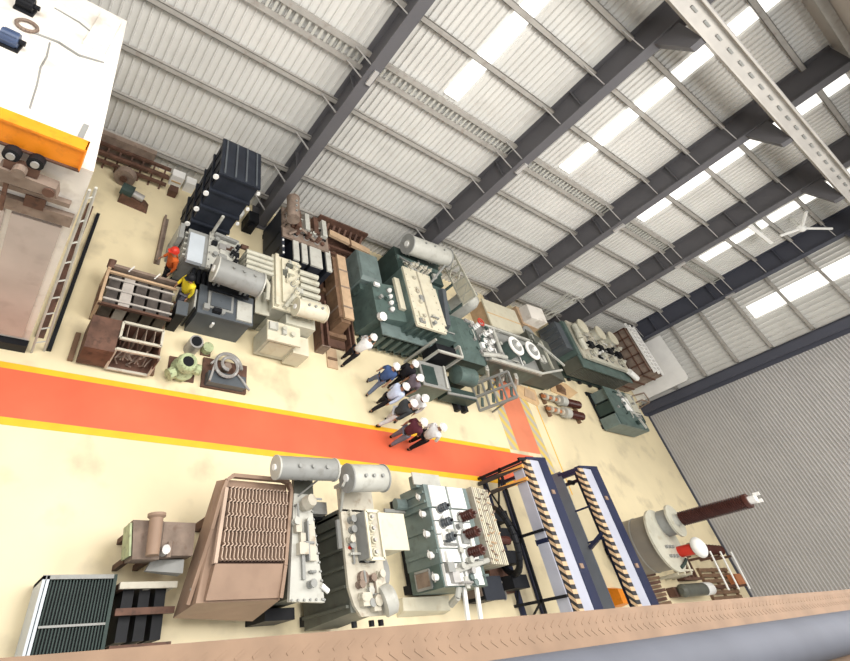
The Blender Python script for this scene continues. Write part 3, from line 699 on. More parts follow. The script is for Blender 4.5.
for x, y in ((16.35,9.05),(17.45,9.1)):
    t = M().cyl((x,y,1.8),(x,y,2.38), 0.36, n=22).build('turret', 'green', T, smooth=True)
    M().lathe((x,y,2.38),(x,y,2.44), [(0,0.42),(1,0.42)], 22).build('turret_ring', 'white', t)
    M().cyl((x,y,2.44),(x,y,2.48), 0.26, n=18).build('turret_cap', 'mgrey', t)
    M().cyl((x,y,2.48),(x,y,2.56), 0.1, n=12).build('turret_plug', 'white', t)
m = M(); m.hexa([(18.3,8.6,0.25),(20.3,8.6,0.25),(20.3,10.5,0.25),(18.3,10.5,0.25)], [(18.3,8.6,2.0),(20.3,8.6,1.55),(20.3,10.5,1.55),(18.3,10.5,2.0)]); m.build('cable_chamber', 'olive', T)
m = M(); m.hexa([(18.25,8.55,2.0),(20.35,8.55,1.55),(20.35,10.55,1.55),(18.25,10.55,2.0)], [(18.25,8.55,2.07),(20.35,8.55,1.62),(20.35,10.55,1.62),(18.25,10.55,2.07)]); m.build('chamber_lid', 'olive', T)
m = M(); m.hexa([(19.3,8.9,1.85),(19.5,8.9,1.81),(19.5,10.3,1.81),(19.3,10.3,1.85)], [(19.3,8.9,1.95),(19.5,8.9,1.9),(19.5,10.3,1.9),(19.3,10.3,1.95)]); m.build('lid_handle', 'cream', T)
ribs_x(T, 20.45, 8.5, 10.4, 0.4, 1.5, 5, 'rustlight', 0.12)
# left end with pipework
M().box(13.3, 14.9, 8.2, 10.0, 0.25, 1.7).build('end_tank', 'dkgreen', T)
m = M(); m.hexa([(13.2,8.1,1.7),(14.8,8.1,1.7),(14.8,10.1,1.7),(13.2,10.1,1.7)], [(13.5,8.4,2.0),(14.5,8.4,2.0),(14.5,9.9,2.0),(13.5,9.9,2.0)]); m.build('end_hood', 'green', T)
for k, (x, y) in enumerate(((14.7,9.0),(14.95,9.4),(14.6,9.7),(15.2,9.1),(15.3,9.6),(14.9,8.7))):
    bushing(T, (x,y,1.85), 0.42, 0.11, 'white', 4, 'silver')
M().tube([(14.4,8.4,2.05),(15.3,8.5,2.15),(15.9,8.6,2.05)], 0.09, 8).build('oil_pipe', 'lgrey', T)
M().tube([(15.7,8.5,2.05),(15.7,9.9,2.05)], 0.08, 8).build('oil_pipe', 'lgrey', T)
wheel(T, (14.7,9.8,2.3), 0.16, 'redpaint')
fittings(T, 14.0, 15.9, 8.5, 9.9, 1.98, 26, ['white','lgrey','mgrey','green','silver'], 8)
fittings(T, 16.0, 18.1, 8.5, 9.8, 1.83, 16, ['lgrey','mgrey','green','white'], 9)
fittings(T, 18.4, 18.8, 8.8, 10.3, 2.0, 5, ['lgrey','olive'], 91)
for k in range(3): M().tube([(15.2+0.9*k,8.38,1.3),(15.2+0.9*k,8.22,1.3),(15.5+0.9*k,8.15,0.9),(15.5+0.9*k,8.15,0.3)], 0.09, 8).build('radiator_pipe', 'lgrey', T)
DT = thing('dome_tank', 'light grey round tank with a domed top behind the red handwheel', 'tank', (15.5, 11.6, 0))
M().lathe((15.5,11.65,0),(15.5,11.65,1.95), [(0,0.5),(0.82,0.5),(0.93,0.4),(1,0.12)], 20).build('shell', 'lgrey', DT, smooth=True)
M().cyl((15.5,11.65,1.95),(15.5,11.65,2.05),0.1,n=10).build('vent', 'mgrey', DT)
# boxes in front of C and D
T = thing('cable_cabinet', 'dark green cabinet with light trim at the foot of the ivory covered transformer', 'cabinet', (12.5, 7.6, 0))
M().box(11.85, 13.1, 7.15, 8.0, 0, 1.05).build('body', 'green', T); M().box(11.8,13.15,7.1,8.05,1.05,1.1).build('lid','mgrey',T); M().box(11.9,12.5,7.2,7.9,1.1,1.13).build('panel','dkgreen',T)
M().bar((12.95,7.15,1.14),(13.05,8.05,1.14),0.08,0.05).build('trim','lgrey',T)
T = thing('pipe_frame', 'light steel frame holding a dark open box by the person in purple', 'frame', (12.6, 8.4, 0))
for a in ((12.2,8.15),(13.4,8.15),(13.4,8.6),(12.2,8.6)): M().box(a[0]-0.04,a[0]+0.04,a[1]-0.04,a[1]+0.04,0,1.85).build('leg','lgrey',T)
m = M(); m.bar((12.2,8.12,1.85),(13.4,8.12,1.85),0.08,0.08); m.bar((13.4,8.15,1.85),(13.4,8.6,1.85),0.07,0.07); m.build('rail','lgrey',T)
M().box(12.3,13.3,8.2,8.56,0.9,1.7).build('box','black',T)
T = thing('steel_support', 'black steel floor bracket below the dark green cabinet', 'bracket', (14.3, 7.5, 0))
m = M(); m.box(13.3,14.9,7.15,7.5,0.25,0.75); m.build('block','dkgreen',T); 
for x in (14.4,14.8): M().box(x-0.08,x+0.08,6.95,7.45,0,0.25).build('foot','black',T)
M().bar((13.3,7.2,0.78),(14.9,7.25,0.78),0.08,0.06).build('edge_trim','mgrey',T)
T = thing('pump_cover', 'rounded green pump cover in front of the turreted transformer', 'pump', (14.4, 8.0, 0))
M().lathe((13.75,7.95,1.0),(14.75,7.95,1.0), [(0,0.2),(0.05,0.36),(0.95,0.36),(1,0.2)], 18).build('casing','green',T,smooth=True)
M().box(13.9,14.6,7.75,8.1,0,0.72).build('saddle','dkgreen',T)
# lattice radiator frame
T = thing('lattice_stand', 'open green lattice steel frame standing beside the chevron lane', 'frame', (16.0, 7.75, 0))
def seg(u, v): return (15.85+0.5*v, 7.22+1.08*u, 0.04+1.56*v)
for u in (0, 0.52, 1): M().bar(seg(u,0), seg(u,1), 0.09, 0.09).build('upright', 'mgrey', T)
for v in (0, 0.28, 0.5, 0.75, 1): M().bar(seg(0,v), seg(1,v), 0.07, 0.07).build('cross_bar', 'mgrey', T)
for v in (0.1, 0.4, 0.62, 0.88): 
    M().bar(seg(0.1,v), seg(0.42,v+0.06), 0.12, 0.05).build('infill', 'green', T); M().bar(seg(0.6,v), seg(0.92,v+0.06), 0.12, 0.05).build('infill', 'olive', T)
for y in (7.3,8.2): M().bar((16.3,y,1.5),(16.7,y,0.02),0.06,0.06).build('prop','mgrey',T)
# crates by the wall behind D
T = thing('flat_crate', 'wide flat cream crate behind the two white ringed turrets', 'crate', (18.6, 11.8, 0))
M().box(17.6, 19.9, 11.2, 12.7, 0, 0.9).build('body', 'woodlight', T); M().box(17.5,20.0,11.15,12.75,0.9,0.98).build('lid','ivory',T); M().box(17.5,20.0,11.9,11.95,0.98,1.0).build('lid_joint','card',T)
T = thing('steel_drum', 'grey round steel drum beside the flat cream crate', 'drum', (20.6, 11.9, 0))
M().cyl((20.5,11.55,0),(20.5,11.55,0.95),0.42,n=22).build('shell','mgrey',T,smooth=True); M().torus((20.5,11.55,0.95),0.41,0.025,n=22).build('rim','mgrey',T)
T = thing('carton', 'pale cardboard carton tilted on its pile by the wall', 'box', (22.3, 12.6, 0))
M().box(20.7,22.0,12.3,13.4,0,0.75).build('lower_carton','woodlight',T); m = M(); m.hexa([(20.8,12.4,0.76),(21.9,12.3,0.76),(22.0,13.2,0.76),(20.9,13.3,0.76)],[(20.85,12.4,1.25),(21.9,12.3,1.4),(22.0,13.2,1.4),(20.95,13.3,1.25)]); m.build('upper_carton','dirtywhite',T)
T = thing('angle_bundle', 'bundle of pale steel angles lying behind the green cable chamber', 'bundle', (21.4, 11.2, 0))
for k in range(4): M().bar((21.55,11.0+0.16*k,0.06),(22.75,10.95+0.16*k,0.06),0.1,0.1).build('angle','cream',T)

# ================================================================== E: far green transformer
T = thing('oil_transformer', 'far green transformer with ribbed front and two rows of fittings on top', 'transformer', (24.3, 11.3, 0), fit=(2.15,1.45))
skid(T, 22.0, 26.3, 9.5, 12.0, 0.25, 'dkgreen')
M().box(21.9, 26.3, 10.1, 12.0, 0.25, 2.1).build('tank', 'green', T)
M().box(22.2, 26.4, 9.95, 12.06, 2.1, 2.2).build('cover', 'greycream', T)
m = M()
for k in range(26):
    x = 22.0+k*0.165; m.box(x-0.035,x+0.035,9.5,10.15,0.45,1.95)
m.build('corrugated_fins', 'olive', T)
M().box(21.9,26.3,9.45,10.1,1.95,2.05).build('fin_cap', 'green', T)
m = M(); m.bar((22.4,10.0,2.25),(26.2,10.0,2.25),0.2,0.16); m.build('top_rail', 'cream', T)
M().tube([(22.5,10.4,2.3),(22.3,10.9,2.4),(22.4,11.7,2.4)],0.16,10).build('oil_pipe','cream',T)
for k in range(4):
    x = 23.3+k*0.86
    M().box(x-0.18,x+0.18,10.7,11.0,2.2,2.42).build('terminal_box','black',T)
    bushing(T,(x+0.3,11.25,2.2),0.32,0.13,'greycream',3)
    bushing(T,(x-0.1,10.4,2.2),0.3,0.14,'cream',3)
for x, y in ((22.9,11.7),(24.5,11.72),(25.7,11.7)):
    t = M().cyl((x,y,2.2),(x,y,2.55),0.34,n=20).build('turret','cream',T,smooth=True); M().cyl((x,y,2.55),(x,y,2.62),0.39,n=20).build('turret_ring','ivory',t)
M().cyl((25.9,9.9,2.35),(26.6,9.7,2.25),0.16,n=14).build('round_cap','white',T)
M().box(21.4,21.9,10.4,11.9,0.25,1.9).build('end_box','bluegrey',T); ribs_x(T,21.4,10.5,11.8,0.4,1.8,4,'bluegrey',0.1)
fittings(T, 22.5, 26.2, 10.0, 11.9, 2.2, 44, ['cream','greycream','mgrey','lgrey','black','white'], 10)
for k in range(4): M().cyl((22.4+k*0.9,9.4,0.14),(22.4+k*0.9,9.5,0.14),0.12,n=12).build('wheel','black',T)
T = thing('lattice_post', 'short pale lattice tower behind the far green transformer', 'frame', (22.0, 12.9, 0))
for x, y in ((22.2,12.9),(22.7,12.9),(22.2,13.3),(22.7,13.3)): M().bar((x,y,0),(22.45+(x-22.45)*0.5,y,3.0),0.06,0.06).build('leg','lgrey',T)
for k in range(4):
    z = 1.6+k*0.45; M().bar((22.27,12.9,z),(22.62,12.9,z+0.4),0.045,0.045).build('brace','lgrey',T)
T = thing('radiator_box', 'dark green box of stacked radiator slabs before the far transformer', 'radiator', (26.6, 8.6, 0))
skid(T,25.2,28.0,7.7,9.7,0.1,'black')
for k in range(3):
    y0 = 7.62+k*0.7; M().box(25.2+0.15*k,28.0-0.12*k,y0,y0+0.55,0.1,0.95).build('slab','teal' if k!=1 else 'dkgreen',T)
M().box(25.3,27.95,7.65,9.6,0.95,1.0).build('top_plate','green',T)
m = M(); m.bar((26.6,9.6,1.05),(27.6,7.7,1.05),0.1,0.08); m.bar((26.3,9.3,1.05),(27.2,9.2,1.05),0.08,0.06); m.bar((26.9,8.4,1.05),(27.9,8.4,1.05),0.08,0.06); m.build('frame_bar','lgrey',T)
M().box(26.6,27.2,8.5,9.2,1.0,1.06).build('cover_plate','white',T)
M().box(27.25,27.9,8.5,9.5,1.0,1.08).build('cover_plate','cream',T)
fittings(T, 25.4, 27.8, 7.8, 9.5, 1.0, 14, ['teal','mgrey','lgrey','dkgreen'], 12)
# brown cooler bank in the corner
T = thing('cooler_bank', 'tall pale brown steel cooler bank with white pipe rails in the corner', 'cooler', (29.4, 12.0, 0))
M().box(28.75,30.1,10.5,13.3,0.1,2.35).build('casing','rustlight',T)
for z in (0.9,1.4,1.9,2.3): M().box(28.69,28.75,10.5,13.3,z-0.03,z+0.03).build('panel_bar','rust',T)
for k in range(6): M().box(28.69,28.75,10.5+k*0.55,10.56+k*0.55,0.1,2.35).build('panel_bar','rust',T)
for k in range(3): M().box(28.8,30.05,10.44,10.5,0.5+0.65*k,0.6+0.65*k).build('front_bar','rust',T)
for x in (28.85,29.3,29.75): M().bar((x,10.4,2.47),(x,13.55,2.47),0.1,0.1).build('pipe_rail','white',T)
for k in range(12): M().bar((28.9,10.55+k*0.25,2.45),(29.7,10.65+k*0.25,2.45),0.06,0.05).build('pipe_rung','white',T)
for x in (28.85,30.0):
    for y in (10.6,13.2):
        M().box(x-0.06,x+0.06,y-0.06,y+0.06,0,0.1).build('foot','rust',T)
for y in (10.55,13.2): M().box(28.8,30.05,y-0.04,y+0.04,2.35,2.43).build('rail_saddle','rust',T)
T = thing('chair_frame', 'light brown bent pipe frame on the floor near the leaning white board', 'frame', (29.7, 10.6, 0))
m = M(); m.tube([(29.9,9.75,0.0),(29.95,9.75,0.7),(30.6,9.7,0.75),(30.85,9.95,0.7),(30.7,10.3,0.72),(30.1,10.25,0.0)],0.04,6); m.build('pipe','rustlight',T)
m = M(); m.tube([(30.6,9.7,0.75),(30.7,9.65,0.0)],0.035,6); m.build('leg','rustlight',T)
T = tag(M().box(28.7,29.7,9.2,9.9,0,0.28).build('flat_carton','dirtywhite',off=(29.2,9.55,0)), 'low whitish carton on the floor before the brown cooler bank', 'box')
# leaning white board
T = thing('white_board', 'large white board with rounded corner leaning on the end wall', 'board', (31.2, 11.4, 0))
pts = []
for a in range(0,7): t = a*PI/12; pts.append((10.35-0.25*math.sin(t), 2.9+0.25*math.cos(t)))
poly = [(31.05,12.95,0.02),(31.05,12.95,3.12)] + [(31.05,y,z) for y,z in pts] + [(31.05,10.05,0.02)]
M().extr(poly,(0.05,0,0)).build('panel','white',T)
M().box(31.1,31.14,10.3,12.8,1.4,1.5).build('batten','woodlight',T)

# bushings lying on the floor
def floor_bushing(x0,x1,y,label,z=0.28):
    T = thing('spare_bushing',label,'bushing',((x0+x1)/2,y,0),'spare bushings on the floor')
    L = x1-x0
    prof=[]; n=12
    for i in range(n): prof += [(i/n,0.13),((i+0.4)/n,0.19),((i+0.7)/n,0.13)]
    prof.append((1,0.13))
    M().lathe((x0+L*0.55,y,z),(x1-0.05*L,y+0.02,z),prof,12).build('porcelain','porcelain',T)
    M().cyl((x0+L*0.42,y,z),(x0+L*0.55,y,z),0.24,n=16).build('flange','lgrey',T)
    M().cyl((x0,y,z),(x0+L*0.42,y,z),0.08,n=10).build('stem','copper',T)
    for t in (0.05,0.2,0.34): M().cyl((x0+L*t,y,z),(x0+L*(t+0.05),y,z),0.15,n=12).build('ring','greycream',T)
    for t in (0.1,0.9): M().box(x0+L*t-0.06,x0+L*t+0.06,y-0.25,y+0.25,0,z-0.12).build('cradle','wood',T)
floor_bushing(20.5,23.6,8.55,'brown porcelain bushing lying on the floor, nearer the green transformer')
floor_bushing(20.5,23.4,7.95,'brown porcelain bushing lying on the floor, nearer the gantry')
T = thing('cardboard_sheet', 'torn flat cardboard sheets on the floor below the turreted transformer', 'cardboard', (20.1, 8.9, 0))
m = M(); m.prism([(18.9,8.35),(20.2,8.1),(20.45,8.3),(20.5,8.95),(19.2,8.98)],0.0,0.03); m.build('sheet','card',T); m = M(); m.prism([(19.4,8.45),(20.2,8.35),(20.3,8.75),(19.7,8.9)],0.03,0.06); m.build('flap','woodlight',T)
T = thing('cardboard_sheet', 'crumpled brown cardboard pieces under the far ribbed transformer', 'cardboard', (22.6, 9.4, 0))
m = M(); m.prism([(21.9,9.15),(23.2,8.95),(24.4,9.5),(23.6,9.85),(22.2,9.8)],0.0,0.05); m.build('sheet','card',T); m = M(); m.hexa([(22.4,9.2,0.05),(23.1,9.1,0.05),(23.2,9.5,0.05),(22.5,9.6,0.05)],[(22.5,9.25,0.3),(23.0,9.2,0.16),(23.1,9.4,0.16),(22.6,9.5,0.3)]); m.build('flap','wood',T)

# ================================================================== front left floor items
T = thing('radiator_crate', 'open timber crate with film wrapped radiators beside the worker in yellow', 'crate', (1.9, 7.9, 0))
M().box(0.98,2.9,6.98+0.4,8.5,0.02,0.12).build('base','wood',T)
M().box(1.05,2.85,8.52,8.6,0.1,1.0).build('back_board','rustlight',T)
for y in (7.42,8.46): M().box(0.98,1.06,y-0.05,y+0.05,0.1,0.98).build('corner_post','woodlight',T)
M().box(0.98,1.05,7.4,8.5,0.85,0.95).build('side_rail','woodlight',T); M().box(1.0,2.85,7.36,7.42,0.80,0.9).build('front_rail','rust',T)
for k in range(5): M().box(1.12+k*0.35,1.40+k*0.35,7.45,8.48,0.12,0.82).build('wrapped_panel','plastic' if k==1 else 'clear',T)
for k in range(3): M().box(1.08,2.85,7.55+k*0.33,7.60+k*0.33,0.82,0.86).build('strap','plastic',T)
M().box(1.05,2.88,8.36,8.42,0.84,0.92).build('top_batten','woodlight',T)
for x in (1.5,2.2): M().bar((x,8.5,0.95),(x+0.1,8.62,1.08),0.03,0.03).build('nail','white',T)
M().cyl((1.04,8.5,0.9),(1.04,8.7,1.0),0.1,n=10).build('end_cap','rust',T)
T = thing('rusty_cooler', 'rusty steel cooler box with two open framed windows near the walkway', 'cooler', (1.9, 6.5, 0))
M().box(0.98,1.66,6.1,6.98,0.1,0.92).build('end_box','rust',T)
m = M(); m.box(1.66,2.72,6.1,6.98,0.1,0.16); m.box(1.66,2.72,6.92,6.98,0.16,0.9); m.box(2.68,2.72,6.1,6.92,0.16,0.9); m.build('body','rust',T)
def rect_frame(T, name, pts, w, mat):
    m = M()
    for a,b in zip(pts, pts[1:]+pts[:1]): m.bar(a,b,w,w)
    return m.build(name,mat,T)
rect_frame(T,'top_frame',[(1.70,6.50,0.93),(2.70,6.50,0.93),(2.70,6.95,0.93),(1.70,6.95,0.93)],0.06,'greycream')
rect_frame(T,'front_frame',[(1.66,6.08,0.14),(2.70,6.08,0.14),(2.72,6.2,0.92),(1.68,6.2,0.92)],0.06,'greycream')
for k in range(4): M().box(1.85+k*0.22,1.87+k*0.22,6.5,6.95,0.3,0.88).build('divider','rustlight',T)
m = M()
for k in range(14):
    x = 1.72+random.random()*0.9; z=0.25+random.random()*0.5; m.tube([(x,6.15,z),(x+0.12*random.uniform(-1,1),6.25,z+0.2*random.uniform(-1,1)),(x+0.15,6.4,z)],0.02,5)
m.build('bent_tube','rustlight',T)
for x in (0.85,2.8): M().box(x-0.06,x+0.06,6.15,6.9,0,0.1).build('skid','wood',T)
T = thing('valve_body', 'pale green cast valve body on a rusty plate', 'valve', (3.55, 6.25, 0))
M().box(3.2,3.95,5.95,6.6,0,0.04).build('plate','rust',T)
M().lathe((3.55,6.2,0.04),(3.55,6.2,0.62),[(0,0.3),(0.3,0.34),(0.55,0.22),(0.8,0.3),(1,0.26)],12).build('casting','valvegreen',T)
M().torus((3.55,6.2,0.63),0.2,0.05,n=14).build('flange','valvegreen',T); M().cyl((3.55,6.2,0.60),(3.55,6.2,0.64),0.16,n=14).build('bore_shade_disc','black',T)  # black disc paints the dark hollow onto the solid casting
M().cyl((3.3,6.0,0.3),(3.15,5.9,0.3),0.16,n=10).build('side_port','valvegreen',T); M().cyl((3.8,6.2,0.3),(4.0,6.2,0.3),0.15,n=10).build('side_port','valvegreen',T)
T.location.y += 0.22
T = thing('steel_cylinder', 'dark open cylinder standing behind the pale green valve', 'cylinder', (3.75, 7.15, 0))
M().cyl((3.75,7.15,0),(3.75,7.15,0.5),0.2,n=16).build('shell','silver',T); M().cyl((3.75,7.15,0.5),(3.75,7.15,0.52),0.15,n=16).build('bore_shade_disc','black',T)  # solid shell; the shade of its opening is a painted black disc
T = thing('small_valve', 'small grey flanged valve between the dark cylinder and the spiral casting', 'valve', (4.2, 7.2, 0))
M().cyl((4.2,7.22,0.05),(4.2,7.22,0.25),0.16,n=12).build('body','valvegreen',T); M().box(4.05,4.35,7.05,7.4,0,0.05).build('base','rust',T)
T = thing('spiral_casting', 'grey spiral casting on a dark plate beside the walkway', 'casting', (4.8, 6.1, 0))
M().box(4.22,5.42,5.72,6.5,0,0.08).build('plate','rust',T)
M().box(4.3,5.3,5.75,6.05,0.08,0.3).build('block','bluegrey',T)
m = M(); pts=[]
for i in range(40):
    a = i*0.28; r = 0.40-0.0065*i; pts.append((4.75+r*math.cos(a),6.2+r*math.sin(a),0.34+0.004*i))
m.tube(pts,0.045,6); m.build('spiral','silver',T)
M().cyl((4.75,6.2,0.08),(4.75,6.2,0.42),0.1,n=12).build('hub','rustlight',T)
m = M()
for k in range(3): m.bar((5.05+0.06*k,6.05-0.05*k,0.34),(5.35+0.03*k,5.75-0.02*k,0.3),0.04,0.04)
m.build('finger','silver',T,each=True)
for k in range(2): M().bar((4.32,5.75+0.45*k,0.36),(4.45,6.35,0.36),0.05,0.05).build('arm','silver',T)
for q_ in (T,): q_.location.y += 0.42; q_.scale = (1.12,1.12,1.1)
# long dark gap strip edges beside the cabin: steel angles
T = thing('cabin_rail', 'rusty steel angle on the floor along the right side of the white cabin', 'rail', (0.0, 8.8, 0))
M().box(-0.02,0.02,6.6,11.3,0,0.1).build('upright','rust',T); M().box(0.02,0.16,6.6,11.3,0,0.02).build('flange','rust',T)
#FRONT
# ================================================================== FRONT ROW
T = thing('cooling_radiator', 'dark green finned radiator with a pale blue side frame, bottom left corner', 'radiator', (2.0, 1.2, 0), fit=(1.34, 0.95))
m = M()
for k in range(20): m.box(1.51+k*0.05, 1.53+k*0.05, 0.35, 1.62, 0.3, 1.3)
m.build('fins', 'dkgreen', T)
M().box(1.50,2.5,0.38,1.6,0.35,1.22).build('core','black',T)
for x in (1.38, 1.44): M().box(x, x+0.045, 0.3, 1.68, 0.1, 1.34).build('side_frame','lblue',T)
M().box(1.38,2.5,1.63,1.69,0.1,1.34).build('end_frame','mgrey',T); M().box(2.5,2.56,0.3,1.69,0.1,1.34).build('side_frame','dkgreen',T)
M().box(1.5,2.5,1.0,1.03,1.3,1.34).build('tie_bar','mgrey',T)
for x in (1.45,2.5):
    for y in (0.4,1.6): M().box(x-0.06,x+0.06,y-0.06,y+0.06,0,0.1).build('foot','black',T)
T = thing('core_frame', 'dark steel frame with grey posts under the brown box', 'frame', (3.1, 1.3, 0))
for x in (2.78,3.25,3.7):
    for y in (0.7,1.58): M().box(x-0.05,x+0.05,y-0.05,y+0.05,0,0.9).build('post','rust' if x<3 else 'greycream',T)
for y in (0.7,1.2,1.58): M().box(2.72,3.78,y-0.05,y+0.05,0.9,0.98).build('cross_bar','greycream' if y>1.5 else 'rust',T)
for k in range(3): M().box(2.85+k*0.3,3.05+k*0.3,0.8,1.6,0.05,0.75).build('core_limb','black',T)
T = thing('brown_box', 'grey brown steel box with a lying flared pipe on top, left of tan hood', 'box', (3.2, 2.2, 0))
m = M(); m.hexa([(2.78,1.95,0.75),(3.2,1.95,0.75),(3.2,2.6,0.75),(2.72,2.6,0.75)],[(2.72,1.88,1.5),(3.2,1.88,1.5),(3.2,2.5,1.5),(2.62,2.5,1.5)]); m.build('front_box','rustlight',T)
M().box(3.22,3.85,1.95,2.5,0.75,1.46).build('rear_box','rustlight',T)
m = M(); m.hexa([(2.70,1.98,0.8),(2.73,1.98,0.8),(2.67,2.52,0.8),(2.64,2.52,0.8)],[(2.66,1.94,1.46),(2.7,1.94,1.46),(2.62,2.46,1.46),(2.58,2.46,1.46)]); m.build('side_door','valvegreen',T)
M().lathe((3.0,1.9,1.72),(2.98,2.56,1.72),[(0,0.12),(0.88,0.125),(0.93,0.17),(1,0.17)],18).build('flared_pipe','tan',T,smooth=True)
M().box(2.95,3.05,2.0,2.1,1.5,1.62).build('pipe_saddle','rust',T); M().box(2.95,3.05,2.3,2.4,1.5,1.62).build('pipe_saddle','rust',T)
M().cyl((3.25,2.0,1.5),(3.25,2.0,1.7),0.08,n=10).build('valve','silver',T); M().cyl((3.35,1.9,1.55),(3.35,2.15,1.55),0.05,n=8).build('valve','rustlight',T)
for x in (2.8,3.2,3.75):
    for y in (2.0,2.45): M().box(x-0.05,x+0.05,y-0.05,y+0.05,0,0.75).build('leg','rust',T)
m = M(); m.hexa([(3.1,1.78,0.98),(3.75,1.7,0.98),(3.75,1.92,0.98),(3.2,1.95,0.98)],[(3.1,1.78,1.08),(3.75,1.7,1.3),(3.75,1.92,1.3),(3.2,1.95,1.08)]); m.build('chute','mgrey',T)
# tan hood with zigzag fins
T = thing('finned_hood', 'large tan tapering hood with rows of zigzag fins, front left', 'radiator', (4.8, 2.1, 0))
top = [(4.22,3.2,1.92),(5.70,3.2,1.92),(5.55,1.18,1.80),(3.86,1.18,1.80)]
bot = [(4.12,3.22,1.72),(5.68,3.22,1.72),(5.52,0.98,0.7),(3.86,1.10,0.7)]
M().hexa([(4.0,1.24,1.78),(5.48,1.24,1.78),(5.5,1.70,1.85),(4.08,1.70,1.85)],[(4.0,1.2,1.90),(5.5,1.2,1.90),(5.5,1.72,2.04),(4.08,1.72,2.04)]).build('front_apron','tan',T)
b = M().hexa([bot[3],bot[2],bot[1],bot[0]],[top[3],top[2],top[1],top[0]]).build('hood','tan',T)
# rounded rim around the fins
rim = [(3.80,1.20,1.55),(4.02,2.3,1.88),(4.14,2.95,2.0),(4.20,3.14,2.05),(4.34,3.24,2.06),(5.50,3.24,2.06),(5.66,3.2,2.06),(5.72,3.05,2.05),(5.56,1.7,2.0),(5.50,1.2,1.9)]
m = M()
for p,q in zip(rim,rim[1:]): m.bar(p,q,0.07,0.12)
for p in rim[1:-1]: m.ball(p,0.045,nu=8,nv=6)
m.build('rim','tan',T)
M().prism([(4.26,3.05),(5.66,3.05),(5.50,1.72),(4.10,1.72)],1.90,1.98).build('fin_bed','findark',T)  # bed coloured near black to deepen the gaps between fins
NR, NC = 5, 17
for c in range(NC):
    pts = []
    for r in range(NR):
        for u, dx in ((0.0,0.036),(0.14,-0.02),(0.28,0.0),(0.84,0.0),(0.98,0.036)):
            t = (r+u)/NR; y = 3.02-1.26*t; xl = 4.27-0.15*t; xr = 5.64-0.15*t
            pts.append((xl+(xr-xl)*(c+0.5)/NC+dx, y, 2.04))
    m = M()
    for p,q in zip(pts,pts[1:]): m.bar(p,q,0.020,0.16)
    m.build('zigzag_fin','tanfin',T)
m = M(); m.bar((4.20,3.0,2.06),(4.06,1.72,2.06),0.07,0.1); m.build('side_strip','tanfin',T)
for x in (4.45,5.4):
    for y in (1.5,2.75): M().box(x-0.08,x+0.08,y-0.08,y+0.08,0,0.95 if y<2 else 1.55).build('leg','rust',T)
m = M()
for k in range(5): m.cyl((3.84+0.09*k,1.4+0.4*k,1.62+0.09*k),(3.80+0.09*k,1.4+0.4*k,1.65+0.09*k),0.02,n=6)
m.build('bolt','mgrey',T,each=True)
# F
T = thing('oil_transformer', 'light grey transformer with long bolted cover and cylinder, right of tan hood', 'transformer', (5.95, 2.1, 0))
skid(T,5.6,6.4,1.1,3.0,0.2,'dkgreen')
M().box(5.78,6.32,1.2,2.95,0.2,1.95).build('tank','olive',T)
m = M(); m.prism([(5.62,1.12),(6.42,1.08),(6.22,3.0),(5.80,3.0)],1.95,2.05); m.build('cover','lgrey',T)
m = M()
for k in range(13):
    t=k/12; m.cyl((6.40-0.19*t,1.12+1.85*t,2.05),(6.40-0.19*t,1.12+1.85*t,2.09),0.022,n=6)
for k in range(6): m.cyl((5.66+0.14*k,1.13,2.05),(5.66+0.14*k,1.13,2.09),0.022,n=6)
m.build('bolt','mgrey',T,each=True)
m = M(); m.box(6.05,6.22,1.75,2.45,2.05,2.16); m.build('terminal_box','greycream',T); M().box(6.02,6.05,1.75,2.45,2.05,2.2).build('terminal_strip','mgrey',T)
M().box(5.9,5.97,1.45,1.95,2.05,2.12).build('rail','mgrey',T)
fittings(T, 5.75, 6.15, 1.25, 2.85, 2.05, 9, ['lgrey','mgrey','greycream','silver'], 21)
conservator(T,(4.98,3.26,2.72),(6.48,3.34,2.72),0.225,'mgrey',2.0,'lgrey',ts=(0.65,0.82))
M().box(5.84,6.34,2.95,3.4,1.9,2.0).build('conservator_bracket','olive',T)
M().lathe((6.0,2.75,2.05),(6.05,2.8,2.4),[(0,0.1),(0.5,0.15),(1,0.12)],12).build('valve','greycream',T)
M().tube([(6.05,2.85,2.3),(6.35,2.85,2.3)],0.025,6).build('valve_stem','mgrey',T)
M().tube([(5.9,2.95,2.05),(6.35,3.3,2.5)],0.02,6).build('brace','mgrey',T)
for z in (0.7,1.1,1.5): M().cyl((6.3,2.2-0.4*z+0.4,z),(6.42,2.2-0.4*z+0.4,z),0.07,n=10).build('side_valve','black',T)
m = M(); m.cyl((6.35,1.35,2.08),(6.5,1.25,2.08),0.05,n=8); m.build('corner_valve','white',T)
M().box(5.7,6.4,0.95,1.15,0,0.9).build('end_box','black',T)
# G
T = thing('oil_transformer', 'dark ribbed transformer with stained top and short cylinder, front row centre', 'transformer', (7.5, 1.8, 0))
skid(T,7.05,8.1,0.85,2.75,0.2,'black')
m = M(); m.hexa([(7.05,0.8,0.2),(7.95,0.8,0.2),(7.95,2.7,0.2),(7.05,2.7,0.2)],[(7.05,0.9,2.02),(7.95,0.9,2.02),(7.95,2.68,2.02),(7.05,2.68,2.02)]); m.build('tank','olive',T)
for k in range(6): M().box(6.97,7.06,0.98+k*0.33,1.03+k*0.33,0.25,1.98).build('stiffener','olive',T)
m = M(); m.prism([(7.0,1.3),(7.1,1.0),(7.25,0.82),(8.0,0.82),(8.0,2.74),(6.98,2.74)],2.02,2.1); m.build('cover','greycream',T)
m = M(); m.box(6.97,7.06,2.45,2.75,1.1,2.0); m.build('end_stiffener','olive',T)
M().cyl((7.0,2.55,1.95),(7.0,2.0,1.95),0.08,n=10).build('edge_pipe','mgrey',T)
